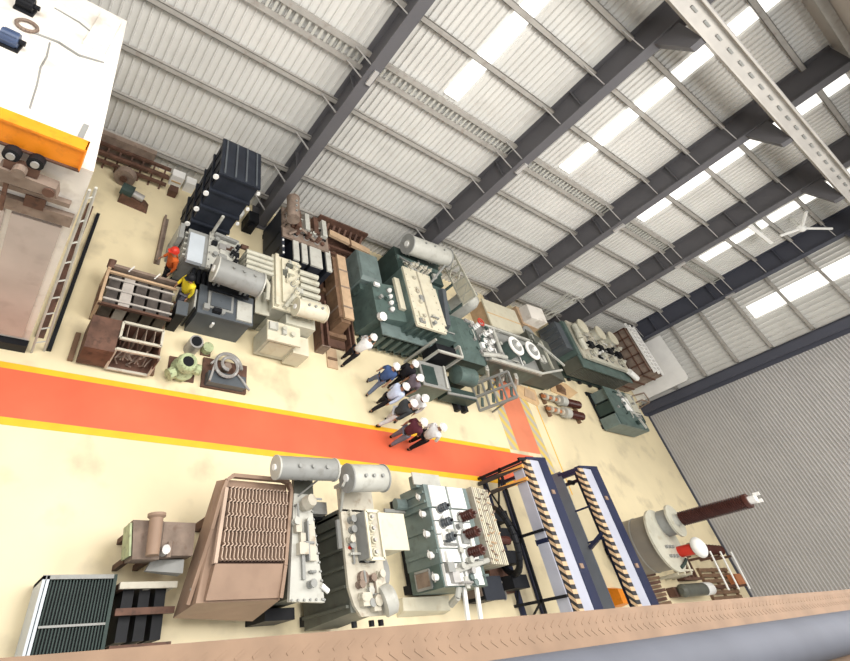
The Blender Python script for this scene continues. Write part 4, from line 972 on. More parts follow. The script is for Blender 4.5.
t = M().box(7.32,7.40,1.75,2.62,2.1,2.5).build('bushing_box','mgrey',T)
rect_frame(T,'bushing_frame',[(7.36,1.72,2.5),(7.72,1.72,2.5),(7.72,2.62,2.5),(7.36,2.62,2.5)],0.06,'ivory')
M().box(7.34,7.74,1.72,2.64,2.1,2.16).build('bushing_bed','black',T)
for k in range(4): bushing(T,(7.52,1.85+k*0.22,2.14),0.36,0.11,'ivory',3,'silver')
M().cyl((7.12,2.0,2.1),(7.12,2.0,2.14),0.04,n=10).build('red_valve_cap','redpaint',T)
fittings(T, 7.1, 7.9, 0.95, 1.65, 2.1, 16, ['greycream','lgrey','rustlight','mgrey'], 22)
fittings(T, 7.05, 7.3, 1.7, 2.65, 2.1, 8, ['greycream','lgrey','mgrey'], 23)
conservator(T,(6.72,3.16,2.82),(7.76,3.24,2.82),0.28,'lgrey',2.1,'mgrey')
M().box(7.0,7.95,2.7,3.22,1.98,2.1).build('conservator_bracket','greycream',T)
m = M(); m.tube([(6.75,3.0,2.6),(6.98,2.7,2.1)],0.035,6); m.tube([(6.7,3.1,2.75),(6.62,3.0,2.75)],0.03,6); m.build('oil_pipe','lgrey',T)
M().box(6.55,6.95,2.75,3.0,1.35,1.6).build('relay_box','mgrey',T); M().box(6.6,7.05,2.7,2.9,0.2,1.35).build('relay_post','black',T)
M().lathe((7.75,1.02,2.18),(8.02,1.10,2.3),[(0,0.2),(0.1,0.27),(0.8,0.27),(1,0.2)],18).build('round_housing','lgrey',T,smooth=True)
M().cyl((7.6,1.05,2.1),(7.6,1.05,2.3),0.1,n=12).build('gauge','greycream',T); M().cyl((7.35,1.45,2.1),(7.35,1.45,2.22),0.12,n=12).build('hand_hole','rustlight',T)
for x in (7.3,7.75,8.0): M().cyl((x,0.78,1.75),(x,0.68,1.75),0.06,n=8).build('drain_valve','black',T)
T = thing('cable_box', 'plain cream cable box on a grey drum beside the stained transformer', 'box', (8.5, 2.3, 0))
M().box(8.08,8.92,2.02,2.72,1.15,1.95).build('box','ivory',T); M().box(8.05,8.95,1.99,2.75,1.95,2.0).build('lid','ivory',T)
M().lathe((8.5,1.75,0.0),(8.5,1.75,1.15),[(0,0.5),(0.9,0.5),(1,0.46)],20).build('drum','mgrey',T,smooth=True); M().box(8.2,8.8,2.1,2.6,0,1.15).build('pedestal','mgrey',T)
T = thing('spare_box', 'small grey box on the floor at the foot of the stained transformer', 'box', (7.9, 0.6, 0))
M().box(7.55,8.05,0.36,0.64,0.0,0.55).build('body','mgrey',T); M().box(8.05,8.35,0.38,0.62,0.0,0.5).build('end','greycream',T)
# H
T = thing('oil_transformer', 'teal transformer with white top plates and dark bushings, front row right', 'transformer', (10.8, 2.4, 0), fit=(1.95,1.6))
skid(T,9.95,11.6,1.3,3.5,0.35,'black')
M().box(9.95,11.55,1.75,2.95,0.35,1.92).build('tank','teal',T)
M().box(9.85,11.5,2.95,3.5,0.75,1.98).build('tap_changer_box','teal',T)
for y in (3.1,3.32): M().box(9.80,9.86,y-0.03,y+0.03,0.8,1.95).build('stiffener','teal',T)
M().box(9.95,11.5,1.28,1.75,0.4,1.85).build('end_tank','green',T); M().box(9.90,9.95,1.36,1.66,0.75,1.35).build('hatch','rustlight',T)
rect_frame(T,'hatch_frame',[(9.92,1.34,0.72),(9.92,1.69,0.72),(9.92,1.69,1.38),(9.92,1.34,1.38)],0.05,'mgrey')
for y in (2.0,2.5): M().box(9.90,9.96,y-0.04,y+0.04,0.4,1.9).build('stiffener','teal',T)
for k in range(4):
    y0=1.75+k*0.30
    for (x0,x1) in ((10.0,10.62),(10.7,11.3)): M().box(x0,x1,y0+0.015,y0+0.285,1.92,1.98).build('top_plate','white',T)
for (x0,x1) in ((10.0,10.62),(10.7,11.3)): M().box(x0,x1,2.97,3.48,1.98,2.02).build('top_plate','white',T)
for (x0,x1) in ((10.0,10.62),(10.7,11.3)): M().box(x0,x1,1.3,1.74,1.85,1.95).build('top_plate','white',T)
for k in range(3):
    bushing(T,(10.25,2.05+k*0.34+0.2,1.98),0.34,0.10,'bluegrey',4,'black',base='mgrey')
    bushing(T,(11.0,1.95+k*0.40,1.98),0.5,0.12,'porcelain',6,'porcelain',base='mgrey')
for y in (1.5,1.95,2.4,2.85,3.25):
    p = M().cyl((9.93,y,1.68),(9.78,y,1.70),0.07,n=10).build('side_valve','white',T)
    m = M(); m.bar((9.8,y-0.1,1.72),(9.8,y+0.1,1.66),0.04,0.04); m.build('valve_arm','silver',p)
M().tube([(10.2,1.55,2.0),(11.3,1.75,2.05),(11.6,1.8,2.0)],0.06,8).build('oil_pipe','lgrey',T)
fittings(T, 10.05, 11.25, 1.75, 2.9, 1.98, 14, ['lgrey','mgrey','white'], 24)
fittings(T, 10.0, 11.4, 1.32, 1.7, 1.95, 10, ['lgrey','mgrey','teal','silver'], 25)
m = M(); m.box(9.7,10.3,3.45,3.75,1.55,1.85); m.build('drive_box','teal',T); M().box(9.6,10.6,3.5,3.8,1.85,1.9).build('drive_box_lid','lgrey',T)
M().cyl((9.45,3.2,1.0),(9.8,3.2,1.0),0.14,n=12).build('drive_motor','teal',T); M().tube([(9.1,3.05,0.9),(9.8,3.05,0.9)],0.05,8).build('drive_pipe','mgrey',T)
for x in (10.75,11.2): M().bar((x,1.3,1.7),(x+0.02,0.55,1.5),0.11,0.07).build('outrigger','white',T)
M().tube([(10.5,1.3,1.8),(10.45,1.1,1.7),(10.5,1.0,1.3)],0.08,8).build('elbow','lgrey',T)
m = M(); m.hexa([(9.6,0.9,0),(11.2,0.9,0),(11.2,1.25,0),(9.6,1.25,0)],[(9.6,1.0,0.35),(11.2,0.95,0.35),(11.2,1.25,0.4),(9.6,1.25,0.4)]); m.build('skid_plate','ivory',T)
T = thing('radiator_bank', 'dusty cream radiator bank of thin panels beside the white top plates', 'radiator', (12.1, 2.6, 0), fit=(1.85,1.65))
for k in range(9):
    x = 11.92+k*0.10; M().box(x-0.022,x+0.022,1.75,3.62,0.25,1.85-0.02*k).build('panel','ivory' if k%3 else 'greycream',T)
for k in range(40):
    y=1.8+random.random()*1.75; x=11.9+random.random()*0.7; M().tube([(x,y,1.82),(x+0.05,y+random.uniform(-.06,.06),1.88)],0.02,5).build('pipe_stub','rustlight' if k%2 else 'woodlight',T)
for y in (1.9,3.4): M().cyl((11.88,y,0.35),(12.8,y,0.35),0.07,n=8).build('header','greycream',T)
for y in (2.0,3.3):
    for x in (11.95,12.7): M().box(x-0.04,x+0.04,y-0.05,y+0.05,0,0.26).build('foot','rust',T)
T = thing('black_chest', 'black steel chest at the near end of the cream radiator bank', 'box', (12.5, 1.4, 0))
M().box(12.45,13.2,1.12,1.6,0,0.85).build('body','black',T); M().box(12.42,13.23,1.09,1.63,0.85,0.9).build('lid','blackblue',T); M().box(12.40,12.45,1.2,1.55,0.1,0.8).build('side_panel','rustlight',T)
# coil machine inside the first gantry
T = thing('coil_winder', 'dark machine with a big curved black rim behind the gantry bracing', 'machine', (13.9, 2.3, 0))
M().torus((13.75,2.5,0.95),0.85,0.09,(0.75,0.1,0.4),n=26,m=8).build('rim','black',T)
for y in (1.5,2.1,2.7,3.2): M().box(13.8,14.5,y-0.16,y+0.16,0.25,0.85).build('block','black',T)
M().box(13.6,14.5,1.3,3.5,0,0.25).build('base','rust',T); M().cyl((13.4,2.5,0.95),(14.0,2.5,0.95),0.12,n=10).build('hub','porcelain',T); M().box(13.66,13.8,2.42,2.58,0.25,0.9).build('post','black',T)
for k in range(3): M().torus((13.7,1.35,0.45+0.02*k),0.22,0.02,(0.5,0,1),n=14,m=5).build('cable_loop','silver',T)
# blue gantries
def gantry(x0,x1,label,lattice):
    T = thing('lifting_gantry',label,'gantry',((x0+x1)/2,2.6,0),'blue hazard striped gantries')
    ya,yb = 0.35,4.62
    xa = x0+0.2*(x1-x0); xb = x0+0.62*(x1-x0)
    M().box(x0,xa,ya,yb,1.82,2.0).build('hazard_strip','hazard',T)
    m = M(); m.hexa([(xa,ya,1.75),(xb,ya,1.75),(xb,yb,1.75),(xa,yb,1.75)],[(xa,ya,2.0),(xb,ya,2.0),(xb,yb,2.0),(xa,yb,2.0)]); m.build('top_plate','bluelight',T)
    M().box(xb,x1,ya,yb+0.05,1.3,2.03).build('side_flange','blue',T)
    M().bar((x0+0.02,yb+0.02,1.93),(x1,yb+0.1,1.93),0.08,0.22).build('end_bracket','blue',T)
    for y in (1.6,3.6): M().box(xb+0.05,xb+0.2,y,y+0.12,2.03,2.07).build('lug','tan',T)
    for y in (ya+0.1,yb-0.1):
        for x in (x0+0.06,x1-0.08): M().box(x-0.05,x+0.05,y-0.05,y+0.05,0.08,1.8).build('leg','blue',T)
    for x in (x0+0.06,x1-0.08): M().box(x-0.09,x+0.09,ya,yb,0,0.1).build('base_rail','blue',T)
    return T,ya,yb
T,ya,yb = gantry(14.78,15.9,'blue gantry with hazard strip and black cross bracing, beside the cream radiators',True)
M().box(14.72,14.78,ya,2.3,1.42,1.80).build('side_plate','bluelight',T); M().box(14.72,14.78,2.42,4.4,1.42,1.80).build('side_plate','bluelight',T)
M().box(14.76,14.86,2.28,2.44,1.35,1.78).build('splice','blue',T)
for (a,b) in (((14.6,ya,1.02),(14.6,yb,1.02)),((14.6,yb-.05,0.0),(14.6,yb-.05,1.9)),((14.6,2.6,0),(14.6,2.6,1.9)),((14.6,1.0,0),(14.6,1.0,1.9))): M().bar(a,b,0.07,0.07).build('frame_bar','black',T)
for (a,b) in (((14.6,yb,1.0),(14.6,2.6,0.1)),((14.6,2.6,1.0),(14.6,1.0,0.1)),((14.6,2.6,1.0),(14.6,yb,0.1)),((14.6,1.0,1.0),(14.6,0.4,0.1))): M().bar(a,b,0.045,0.045).build('diagonal','black',T)
for y in (4.38,4.0): M().bar((14.5,y,0.05),(14.6,y+0.02,1.95),0.10,0.1).build('hazard_post','hazardx',T)
M().bar((14.55,yb,1.9),(14.8,yb,1.98),0.09,0.09).build('frame_bar','black',T)
T,ya,yb = gantry(17.82,19.05,'blue gantry with hazard strip and slate side plate, beside the brown bushing',False)
M().box(17.82,17.88,ya,yb+0.1,0.62,1.22).build('side_plate','blueplate',T)
M().bar((17.84,yb,1.1),(17.84,yb-0.02,1.95),0.09,0.09).build('frame_bar','blue',T)
for y in (3.4,2.45): M().bar((17.84,y,1.2),(17.84,y+0.02,1.85),0.05,0.05).build('frame_bar','blue',T)
M().bar((17.84,2.3,1.2),(17.84,2.6,1.85),0.14,0.1).build('gusset','blue',T)
M().cyl((17.86,4.3,1.4),(18.1,4.3,1.4),0.08,n=10).build('lock_pin','black',T)
T = thing('orange_bag', 'small bright orange bag on the floor between the gantry and the round test tank', 'bag', (20.0, 1.05, 0))
m = M()
m.hexa([(19.6,0.8,0),(20.4,0.8,0),(20.4,1.35,0),(19.6,1.35,0)],[(19.7,0.85,0.5),(20.3,0.85,0.45),(20.3,1.25,0.4),(19.7,1.25,0.5)]); m.build('sack','orange',T)
m = M(); m.torus((20.0,1.05,0.46),0.12,0.02,(0,1,0),0,PI,n=10,m=5); m.build('handle','black',T)
# bushing test tank
T = thing('bushing_tank', 'grey round test tank carrying a long brown ribbed bushing by the shutter', 'tank', (21.8, 2.4, 0))
M().lathe((21.6,2.45,0.1),(21.6,2.45,1.92),[(0,0.86),(1,0.86)],36).build('shell','tanksteel',T,smooth=True)
m = M()
for z in (0.5,1.2): m.lathe((21.6,2.45,z),(21.6,2.45,z+0.05),[(0,0.875),(1,0.875)],36)
m.build('shell_band','mgrey',T,each=True)
M().lathe((21.6,2.45,1.92),(21.6,2.45,2.0),[(0,0.98),(1,0.98)],36).build('top_flange','cream',T)
t = M().lathe((22.05,2.98,2.0),(22.05,2.98,2.42),[(0,0.42),(1,0.42)],24).build('turret','mgrey',T,smooth=True)
M().lathe((22.05,2.98,2.42),(22.05,2.98,2.5),[(0,0.52),(1,0.52)],24).build('turret_flange','cream',t)
M().cyl((22.05,2.98,2.5),(22.05,2.98,2.68),0.2,0.15,n=14).build('neck','lgrey',t)
prof=[]; n=30
for i in range(n): prof += [(i/n,0.16),((i+0.45)/n,0.23),((i+0.6)/n,0.17)]
prof.append((1,0.16))
bq = M().lathe((22.05,2.98,2.68),(22.1,2.98,4.95),prof,16).build('bushing','porcelain',T)
M().cyl((22.1,2.98,4.95),(22.1,2.98,5.08),0.22,n=14).build('bushing_cap','porcelain',bq)
m = M(); m.cyl((22.1,2.98,5.08),(22.1,2.98,5.3),0.12,n=10); m.bar((22.1,2.85,5.3),(22.1,3.15,5.32),0.1,0.06); m.bar((22.1,3.1,5.3),(22.1,3.1,5.48),0.06,0.1); m.bar((22.1,2.9,5.3),(22.1,2.9,5.45),0.06,0.1); m.build('terminal_clamp','white',bq)
m = M()
for k in range(6): m.cyl((21.35+0.22*(k%3),1.95+0.28*(k//3),2.0),(21.35+0.22*(k%3),1.95+0.28*(k//3),2.1),0.05,n=8)
m.build('stud','mgrey',T,each=True)
r_ = M().cyl((22.2,2.08,2.0),(22.2,2.08,2.5),0.17,n=18).build('red_bushing','redpaint',T,smooth=True)
M().ball((22.2,2.08,2.72),0.32,(1,1,0.72),20,12).build('white_dome','white',r_,smooth=True)
m = M(); m.tube([(21.7,1.6,2.03),(22.1,1.75,2.06),(22.3,1.85,2.06)],0.05,6); m.build('hose','dkgreen',T)
m = M()
for k in range(6):
    a=k*PI/3; m.box(21.6+0.7*math.cos(a)-0.1,21.6+0.7*math.cos(a)+0.1,2.45+0.7*math.sin(a)-0.1,2.45+0.7*math.sin(a)+0.1,0,0.1)
m.build('foot','black',T,each=True)
# things between tank and shutter
T = thing('pipe_frame', 'white bent pipe frame on the floor below the red bushing', 'frame', (25.0, 1.8, 0))
for k in range(3):
    x=23.8+k*0.55; M().tube([(x,1.55,0.02),(x,1.6,0.85),(x+0.05,2.25,0.9),(x+0.05,2.3,0.02)],0.05,6).build('hoop','ivory',T)
for y in (1.7,2.1): M().tube([(23.8,y,0.88),(25.0,y,0.9)],0.04,6).build('cross_pipe','ivory',T)
T = thing('timber_pile', 'pile of rusty brown bars on the floor beside the white pipe frame', 'bars', (23.4, 1.0, 0)); T.name='bar_pile'
for k in range(12): M().bar((22.7,0.5+0.13*k,0.05+0.03*(k%2)),(23.6,0.55+0.13*k,0.05+0.05*(k%3)),0.1,0.08).build('bar','rust' if k%2 else 'wood',T)
T = thing('rusty_rack', 'low rusty rack of short bars on the floor beyond the white pipe frame', 'rack', (26.1, 1.9, 0))
for y in (1.5,2.3): M().box(25.3,26.9,y-0.04,y+0.04,0,0.3).build('side','rust',T)
for k in range(7): M().box(25.36+0.22*k,25.46+0.22*k,1.54,2.26,0.05+0.04*(k%2),0.2+0.05*(k%3)).build('bar','rust' if k%3 else 'rustlight',T)
T = thing('gas_cylinder', 'green gas cylinder with white cap lying near the shutter', 'cylinder', (25.3, 1.1, 0))
M().box(24.0,26.2,0.95,1.25,0,0.32).build('cradle','rust',T)
M().lathe((24.1,1.1,0.52),(26.0,1.12,0.52),[(0,0.1),(0.05,0.21),(1,0.21)],18).build('body','olive',T,smooth=True); M().lathe((26.0,1.12,0.52),(26.8,1.13,0.52),[(0,0.22),(0.8,0.21),(1,0.1)],18).build('cap','white',T,smooth=True)
for i,(xa,lb) in enumerate(((27.3,'leftmost of three thin white rods by the shutter'),(28.3,'middle one of three thin white rods by the shutter'),(29.4,'rightmost of three thin white rods by the shutter'))):
    T = thing('white_rod',lb,'rod',(xa,1.7,0),'white rods by the shutter')
    M().tube([(xa,1.0,0.9),(xa-0.05,2.35,1.0)],0.04,6).build('rod','white',T)
    for y in (1.15,2.2): M().box(xa-0.06,xa+0.06,y-0.04,y+0.04,0.141 if (y<2 and xa>28) else 0,0.88).build('stand','rust',T)
T = thing('black_bushing', 'dark ribbed bushing lying on trestles behind the white rods', 'bushing', (28.2, 2.0, 0))
prof=[]
for i in range(10): prof += [(i/10,0.12),((i+0.5)/10,0.2)]
M().lathe((26.6,2.55,0.5),(29.8,2.5,0.5),prof,12).build('sheds','porcelain',T)
for x in (27.0,29.4): M().box(x-0.06,x+0.06,2.35,2.7,0,0.4).build('trestle','wood',T)
T = thing('wood_pallet', 'brown timber pallet stacked with rusty parts beneath the white rods', 'pallet', (28.6, 1.4, 0))
for k in range(6): M().box(27.4,30.2,0.75+k*0.2,0.88+k*0.2,0.1,0.14).build('slat','wood',T)
for x in (27.5,28.8,30.1): M().box(x-0.06,x+0.06,0.75,1.9,0,0.1).build('runner','wood',T)
T = tag(M().box(29.7,30.4,1.15,1.6,0.15,0.5).build('orange_crate','copper',off=(30.0,1.4,0.15)), 'small reddish orange crate on the pallet beside the shutter', 'crate')

T = thing('angle_bracket', 'short green angle bracket on the floor beyond the short cylinder', 'bracket', (8.95, 3.25, 0))
rect_frame(T,'bracket_frame',[(8.75,3.0,0.06),(9.3,3.05,0.06),(9.3,3.4,0.3),(8.75,3.35,0.3)],0.07,'olive')
for x in (8.8,9.25): M().box(x-0.03,x+0.03,3.33,3.4,0,0.3).build('leg','olive',T)

# white lamp fittings high on the corner
T = thing('batten_light', 'long white batten light fixed high across the last column bay', 'light', (27.2, 13.6, 10.6))
M().box(25.9,28.6,13.35,13.75,10.45,10.6).build('housing','white',T); M().box(26.0,28.5,13.45,13.65,10.42,10.45).build('diffuser','ivory',T); M().box(27.1,27.3,13.5,14.1,10.6,10.7).build('bracket','lgrey',T)
T = thing('lamp_bracket', 'white three armed bracket high on the corner column', 'bracket', (28.9, 13.5, 11.8))
M().ball((28.8,13.4,11.8),0.18,nu=12,nv=8).build('hub','white',T)
for q in ((29.9,13.2,12.6),(28.2,13.3,11.0),(28.0,13.6,12.4)): M().tube([(28.8,13.4,11.8),q],0.06,8).build('arm','white',T)
M().box(28.7,28.9,13.4,14.1,11.75,11.85).build('mount','lgrey',T)

# ================================================================== PEOPLE
def skin_mesh(verts, edges, radii, root, sub=1):
    me = bpy.data.meshes.new('tmp'); me.from_pydata(verts, edges, [])
    o = bpy.data.objects.new('tmp', me); C.objects.link(o)
    md = o.modifiers.new('skin','SKIN'); md.use_smooth_shade = True
    o.modifiers.new('sub','SUBSURF').levels = sub
    o.modifiers['sub'].render_levels = sub
    for i, r in enumerate(radii):
        sv = me.skin_vertices[0].data[i]; sv.radius = (r, r) if not isinstance(r, tuple) else r
        sv.use_root = (i == root)
    dg = bpy.context.evaluated_depsgraph_get(); dg.update()
    out = bpy.data.meshes.new_from_object(o.evaluated_get(dg))
    bpy.data.objects.remove(o); bpy.data.meshes.remove(me)
    return out
class Sk:
    def __init__(s): s.v=[]; s.e=[]; s.r=[]
    def add(s, p, r, par=None):
        s.v.append(tuple(p)); s.r.append(r); i=len(s.v)-1
        if par is not None: s.e.append((par,i))
        return i
    def chain(s, par, pts):
        for p, r in pts: par = s.add(p, r, par)
        return par
def person(x, y, face, label, shirt, trousers, pose='stand', lean=0.0, sleeve='long', extra=None, h=1.72, helmet='helmet', skin='skin'):
    """face: heading in radians (0 = +X). Built facing +Y then turned."""
    T = thing('person', label, 'person', (x, y, 0)); T.rotation_euler = (0,0,face-PI/2)
    k = h/1.72
    # joints
    step = {'stand':(0.03,-0.03),'walk':(0.28,-0.26),'reach':(0.10,-0.12),'wide':(0.12,-0.10),'back':(0.05,-0.05)}[pose]
    def P(a): 
        return Vector((a[0], a[1]+lean*max(0,a[2]-0.9), a[2]))*k
    pel=P((0,0,.95)); sp=P((0,-.01,1.12)); ch=P((0,.0,1.33)); nk=P((0,.02,1.47)); hb=P((0,.04,1.55)); hm=P((0,.05,1.62)); ht=P((0,.045,1.69))
    hips=[P((s*.095,0,.90)) for s in (-1,1)]
    ank=[]; kn=[]; toe=[]
    for s,st in zip((-1,1),step):
        lift = 0.05 if st < -0.2 else 0
        a=P((s*.11,0,.09)); a.y=st*k; a.z=(0.085+lift)*k; ank.append(a)
        kk=(hips[0 if s<0 else 1]+a)/2; kk.y+=0.05*k if abs(st)>0.2 else 0.02; kn.append(kk)
        toe.append(Vector((a.x+s*0.02,a.y+0.15*k,0.035*k+ (0.0 if lift==0 else -0.005))))
    sh=[P((s*.185,0,1.40)) for s in (-1,1)]
    arms=[]
    for s in (-1,1):
        i=0 if s<0 else 1
        if pose=='reach': el=P((s*.22,.16,1.18)); wr=P((s*.14,.38,1.26)); hd=Vector((0,1,.1))
        elif pose=='back': el=P((s*.26,-.12,1.14)); wr=P((s*.08,-.17,1.0)); hd=Vector((-s*.8,0,-.3))
        elif pose=='wide' and s>0: el=P((s*.26,.05,1.15)); wr=P((s*.16,.26,1.12)); hd=Vector((-s*.4,1,0))
        elif pose=='walk': el=P((s*.23,-.10*s,1.13)); wr=P((s*.22,-.02-.18*s,.92)); hd=Vector((0,.25,-1))
        else: el=P((s*.235,-.02,1.12)); wr=P((s*.225,.05,.88)); hd=Vector((0,.2,-1))
        arms.append((el,wr,hd.normalized()))
    b=Sk()
    ip=b.add(pel,.085); isp=b.add(sp,.08,ip); ic=b.add(ch,.095,isp); ink=b.add(nk,.052,ic); ihb=b.add(hb,.062,ink); ihm=b.add(hm,.088,ihb); iht=b.add(ht,.07,ihm)
    b.chain(ihm,[(hm+Vector((0,.082*k,-.015*k)),.022),(hm+Vector((0,.108*k,-.03*k)),.014)])     # nose
    b.chain(ihb,[(hb+Vector((0,.07*k,-.005*k)),.026)])                                            # chin and mouth
    for s in (-1,1): b.chain(ihm,[(hm+Vector((s*.083*k,0,-.01)),.02)])                             # ears
    for i,s in enumerate((-1,1)):
        ih=b.add(hips[i],.06,ip); b.chain(ih,[((hips[i]+kn[i])/2,.058),(kn[i],.046),((kn[i]*0.6+ank[i]*0.4),.046),(ank[i],.036),(toe[i],.03)])
        el,wr,hd=arms[i]
        isx=b.add(sh[i],.045,ic)
        iw=b.chain(isx,[((sh[i]+el)/2,.047),(el,.038),((el+wr)/2,.036),(wr,.025)])
        # palm, four curled fingers and a thumb leaving the side near the wrist
        sd=hd.cross(Vector((1,0,0)) if abs(hd.x)<.8 else Vector((0,0,1))).normalized()
        nrm=hd.cross(sd).normalized()
        pm=b.add(wr+hd*.055*k,.030,iw)
        for f,(off,ln) in enumerate(((-.030,.070),(-.010,.082),(.010,.076),(.030,.060))):
            r0=wr+hd*.085*k+sd*off*k
            b.chain(pm,[(r0,.0095),(r0+hd*ln*.55*k+nrm*.008,.0085),(r0+hd*ln*.95*k+nrm*.028,.0075)])
        b.chain(pm,[(wr+hd*.05*k-sd*.045*k,.0105),(wr+hd*.095*k-sd*.06*k+nrm*.015,.0085)])
    me=skin_mesh(b.v,b.e,b.r,ip); o=bpy.data.objects.new('body',me); C.objects.link(o); o.parent=T
    me.materials.clear(); me.materials.append(K[skin])
    # shirt
    c=Sk(); c0=c.add(pel+Vector((0,0,-.10*k)),.165); c1=c.add(sp,.168,c0); c2=c.add(ch,.19,c1); c3=c.add(nk+Vector((0,-.005,-.02*k)),.085,c2)
    for i in (0,1):
        el,wr,hd=arms[i]; s0=c.add(sh[i],.092,c2)
        if sleeve=='long': c.chain(s0,[((sh[i]+el)/2,.064),(el,.053),((el+wr)/2,.048),(el*.12+wr*.88,.038)])
        else: c.chain(s0,[((sh[i]+el)/2,.066),(sh[i]*.2+el*.8,.062)])
    me=skin_mesh(c.v,c.e,c.r,c0); o=bpy.data.objects.new('shirt',me); C.objects.link(o); o.parent=T; me.materials.clear(); me.materials.append(shirt)
    if extra == 'vest':
        pass
    # trousers
    c=Sk(); c0=c.add(pel+Vector((0,0,.04*k)),.145)
    for i in (0,1): c.chain(c0,[(hips[i]+Vector((0,0,-.04*k)),.112),((hips[i]+kn[i])/2,.100),(kn[i],.080),(kn[i]*.5+ank[i]*.5,.074),(kn[i]*.06+ank[i]*.94,.058)])
    me=skin_mesh(c.v,c.e,c.r,c0); o=bpy.data.objects.new('trousers',me); C.objects.link(o); o.parent=T; me.materials.clear(); me.materials.append(trousers)
    for i in (0,1):
        a=ank[i]; t=toe[i]
        c=Sk(); c0=c.add((a.x,a.y-.05*k,a.z-.035*k),.045); c.chain(c0,[((a.x+t.x)/2*1.0 and ((a.x+t.x)/2,(a.y+t.y)/2,a.z-.04*k),.045),((t.x,t.y+.03*k,max(.036,t.z)),.036)])
        me=skin_mesh(c.v,c.e,c.r,c0); o=bpy.data.objects.new('shoe',me); C.objects.link(o); o.parent=T; me.materials.clear(); me.materials.append(K['shoe'])
    # helmet with brim
    m=M(); hc=hm+Vector((0,-.005,.03*k)); prof=[]
    for j in range(7):
        a=j/6*PI/2; prof.append((math.sin(a),max(.004,.128*k*math.cos(a))))
    m.lathe(hc,hc+Vector((0,0,.125*k)),prof,18)
    m.lathe(hc+Vector((0,0,-.008)),hc+Vector((0,0,.012)),[(0,.140*k),(1,.136*k)],18)
    m.extr([hc+Vector((-.09*k,.09*k,-.006)),hc+Vector((.09*k,.09*k,-.006)),hc+Vector((.06*k,.185*k,-.014)),hc+Vector((-.06*k,.185*k,-.014))],(0,0,.012))
    o=m.build('helmet',helmet,None,smooth=True); o.parent=T
    m=M()
    for s in (-1,1): m.ball(hm+Vector((s*.032*k,.084*k,.008)),.011,nu=8,nv=6)
    o=m.build('eyes','black'); o.parent=T
    return T
def cloth(n,c,v=0.1): return paint(n,c,0.85,v,9)
cl = dict(white=cloth('shirt_white',(.72,.72,.72)),navyblue=cloth('shirt_blue',(.045,.085,.21)),black=cloth('cloth_black',(.016,.016,.02)),sky=cloth('shirt_sky',(.50,.57,.74)),
  mauve=cloth('shirt_mauve',(.17,.14,.17)),charcoal=cloth('shirt_charcoal',(.045,.05,.055)),maroon=cloth('shirt_maroon',(.085,.018,.03)),greyt=cloth('trousers_grey',(.17,.17,.22)),
  bluegrey=cloth('trousers_bluegrey',(.13,.16,.24)),palet=cloth('trousers_pale',(.62,.63,.66)),orange=cloth('vest_orange',(.55,.11,.02)),yellow=cloth('shirt_yellow',(.75,.60,.03)))
R_ = math.radians
person(9.12,7.92,R_(35),'person in white shirt and black trousers reaching forward, leftmost of the group',cl['white'],cl['black'],'reach',lean=.30)
person(10.05,7.10,R_(50),'person in dark blue shirt and blue grey trousers, second from left in the group',cl['navyblue'],cl['bluegrey'],'walk',lean=.06,sleeve='short')
person(11.0,7.42,R_(60),'person dressed in black in front of the green radiators, standing behind the blue shirt',cl['black'],cl['black'],'stand')
person(10.22,6.47,R_(20),'person in pale blue shirt and black trousers striding in the middle of the group',cl['sky'],cl['black'],'walk',lean=.12)
person(11.15,6.98,R_(200),'person in mauve grey shirt facing the others, beside the pale blue shirt',cl['mauve'],cl['black'],'stand',sleeve='short')
person(10.45,5.98,R_(10),'person in charcoal top and pale trousers near the walkway edge',cl['charcoal'],cl['palet'],'walk',lean=.05)
person(11.15,6.28,R_(215),'person in white shirt and dark trousers partly hidden behind the charcoal top',cl['white'],cl['charcoal'],'stand')
person(10.72,5.40,R_(25),'person in maroon shirt and grey trousers standing on the red walkway',cl['maroon'],cl['greyt'],'wide',sleeve='short',lean=.04)
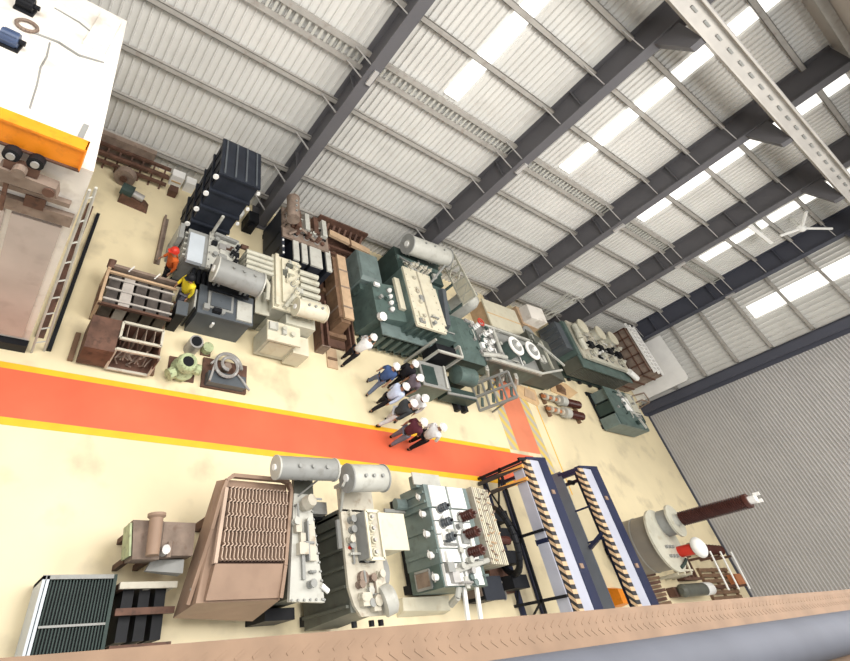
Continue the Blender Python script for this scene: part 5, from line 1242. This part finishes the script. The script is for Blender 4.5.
person(11.52,5.36,R_(15),'person in white shirt and black trousers at the right end of the group',cl['white'],cl['black'],'wide',lean=.05)
person(2.58,9.15,R_(200),'worker in an orange vest and dark trousers by the long steel channel',cl['orange'],cl['black'],'wide',lean=.15,helmet='redpaint')
person(3.12,8.42,R_(215),'worker in a yellow shirt standing behind the open timber crate',cl['yellow'],cl['greyt'],'wide',lean=.15,helmet='black')

# ================================================================== LIGHT AND CAMERA
w = bpy.data.worlds.new('sky'); S.world = w; w.use_nodes = True
w.node_tree.nodes['Background'].inputs['Color'].default_value = (1.0, 0.985, 0.96, 1); w.node_tree.nodes['Background'].inputs['Strength'].default_value = 0.85
def area(name, loc, sx, sy, power, rot=(0,0,0), col=(1,.97,.92)):
    l = bpy.data.lights.new(name,'AREA'); l.shape='RECTANGLE'; l.size=sx; l.size_y=sy; l.energy=power; l.color=col
    o = bpy.data.objects.new(name,l); C.objects.link(o); o.location=loc; o.rotation_euler=rot; return o
for x, p in ((-3, 1500), (5, 1500), (13, 1500), (21, 1050), (28, 650)):
    area('roof_fill_lamp', (x, 4.0, 16.6), 4.5, 8.0, p)  # fill lamps added below the closed roof to light the hall
cam = bpy.data.cameras.new('camera'); co = bpy.data.objects.new('camera', cam); C.objects.link(co)
R = ((0.8268777748240038,-0.09795755603123296,0.5537846717980661),(0.3238942468720444,-0.7220491840790066,-0.6113407336453479),(0.45974521459749323,0.6848717346972563,-0.5653185338085742))
mw = Matrix.Identity(4)
for i in range(3):
    mw[i][0] = R[0][i]; mw[i][1] = -R[1][i]; mw[i][2] = -R[2][i]
mw.translation = (0, 0, 11.8); co.matrix_world = mw
cam.sensor_width = 36; cam.sensor_fit = 'HORIZONTAL'; cam.lens = 465.2/850*36; cam.shift_x = 90.28/850; cam.shift_y = -95.0/850; cam.clip_start = 0.05; cam.clip_end = 200
S.camera = co
v = S.view_settings; v.view_transform = 'Standard'; v.look = 'None'; v.exposure = 0.0; v.gamma = 1.0; v.use_curve_mapping = False
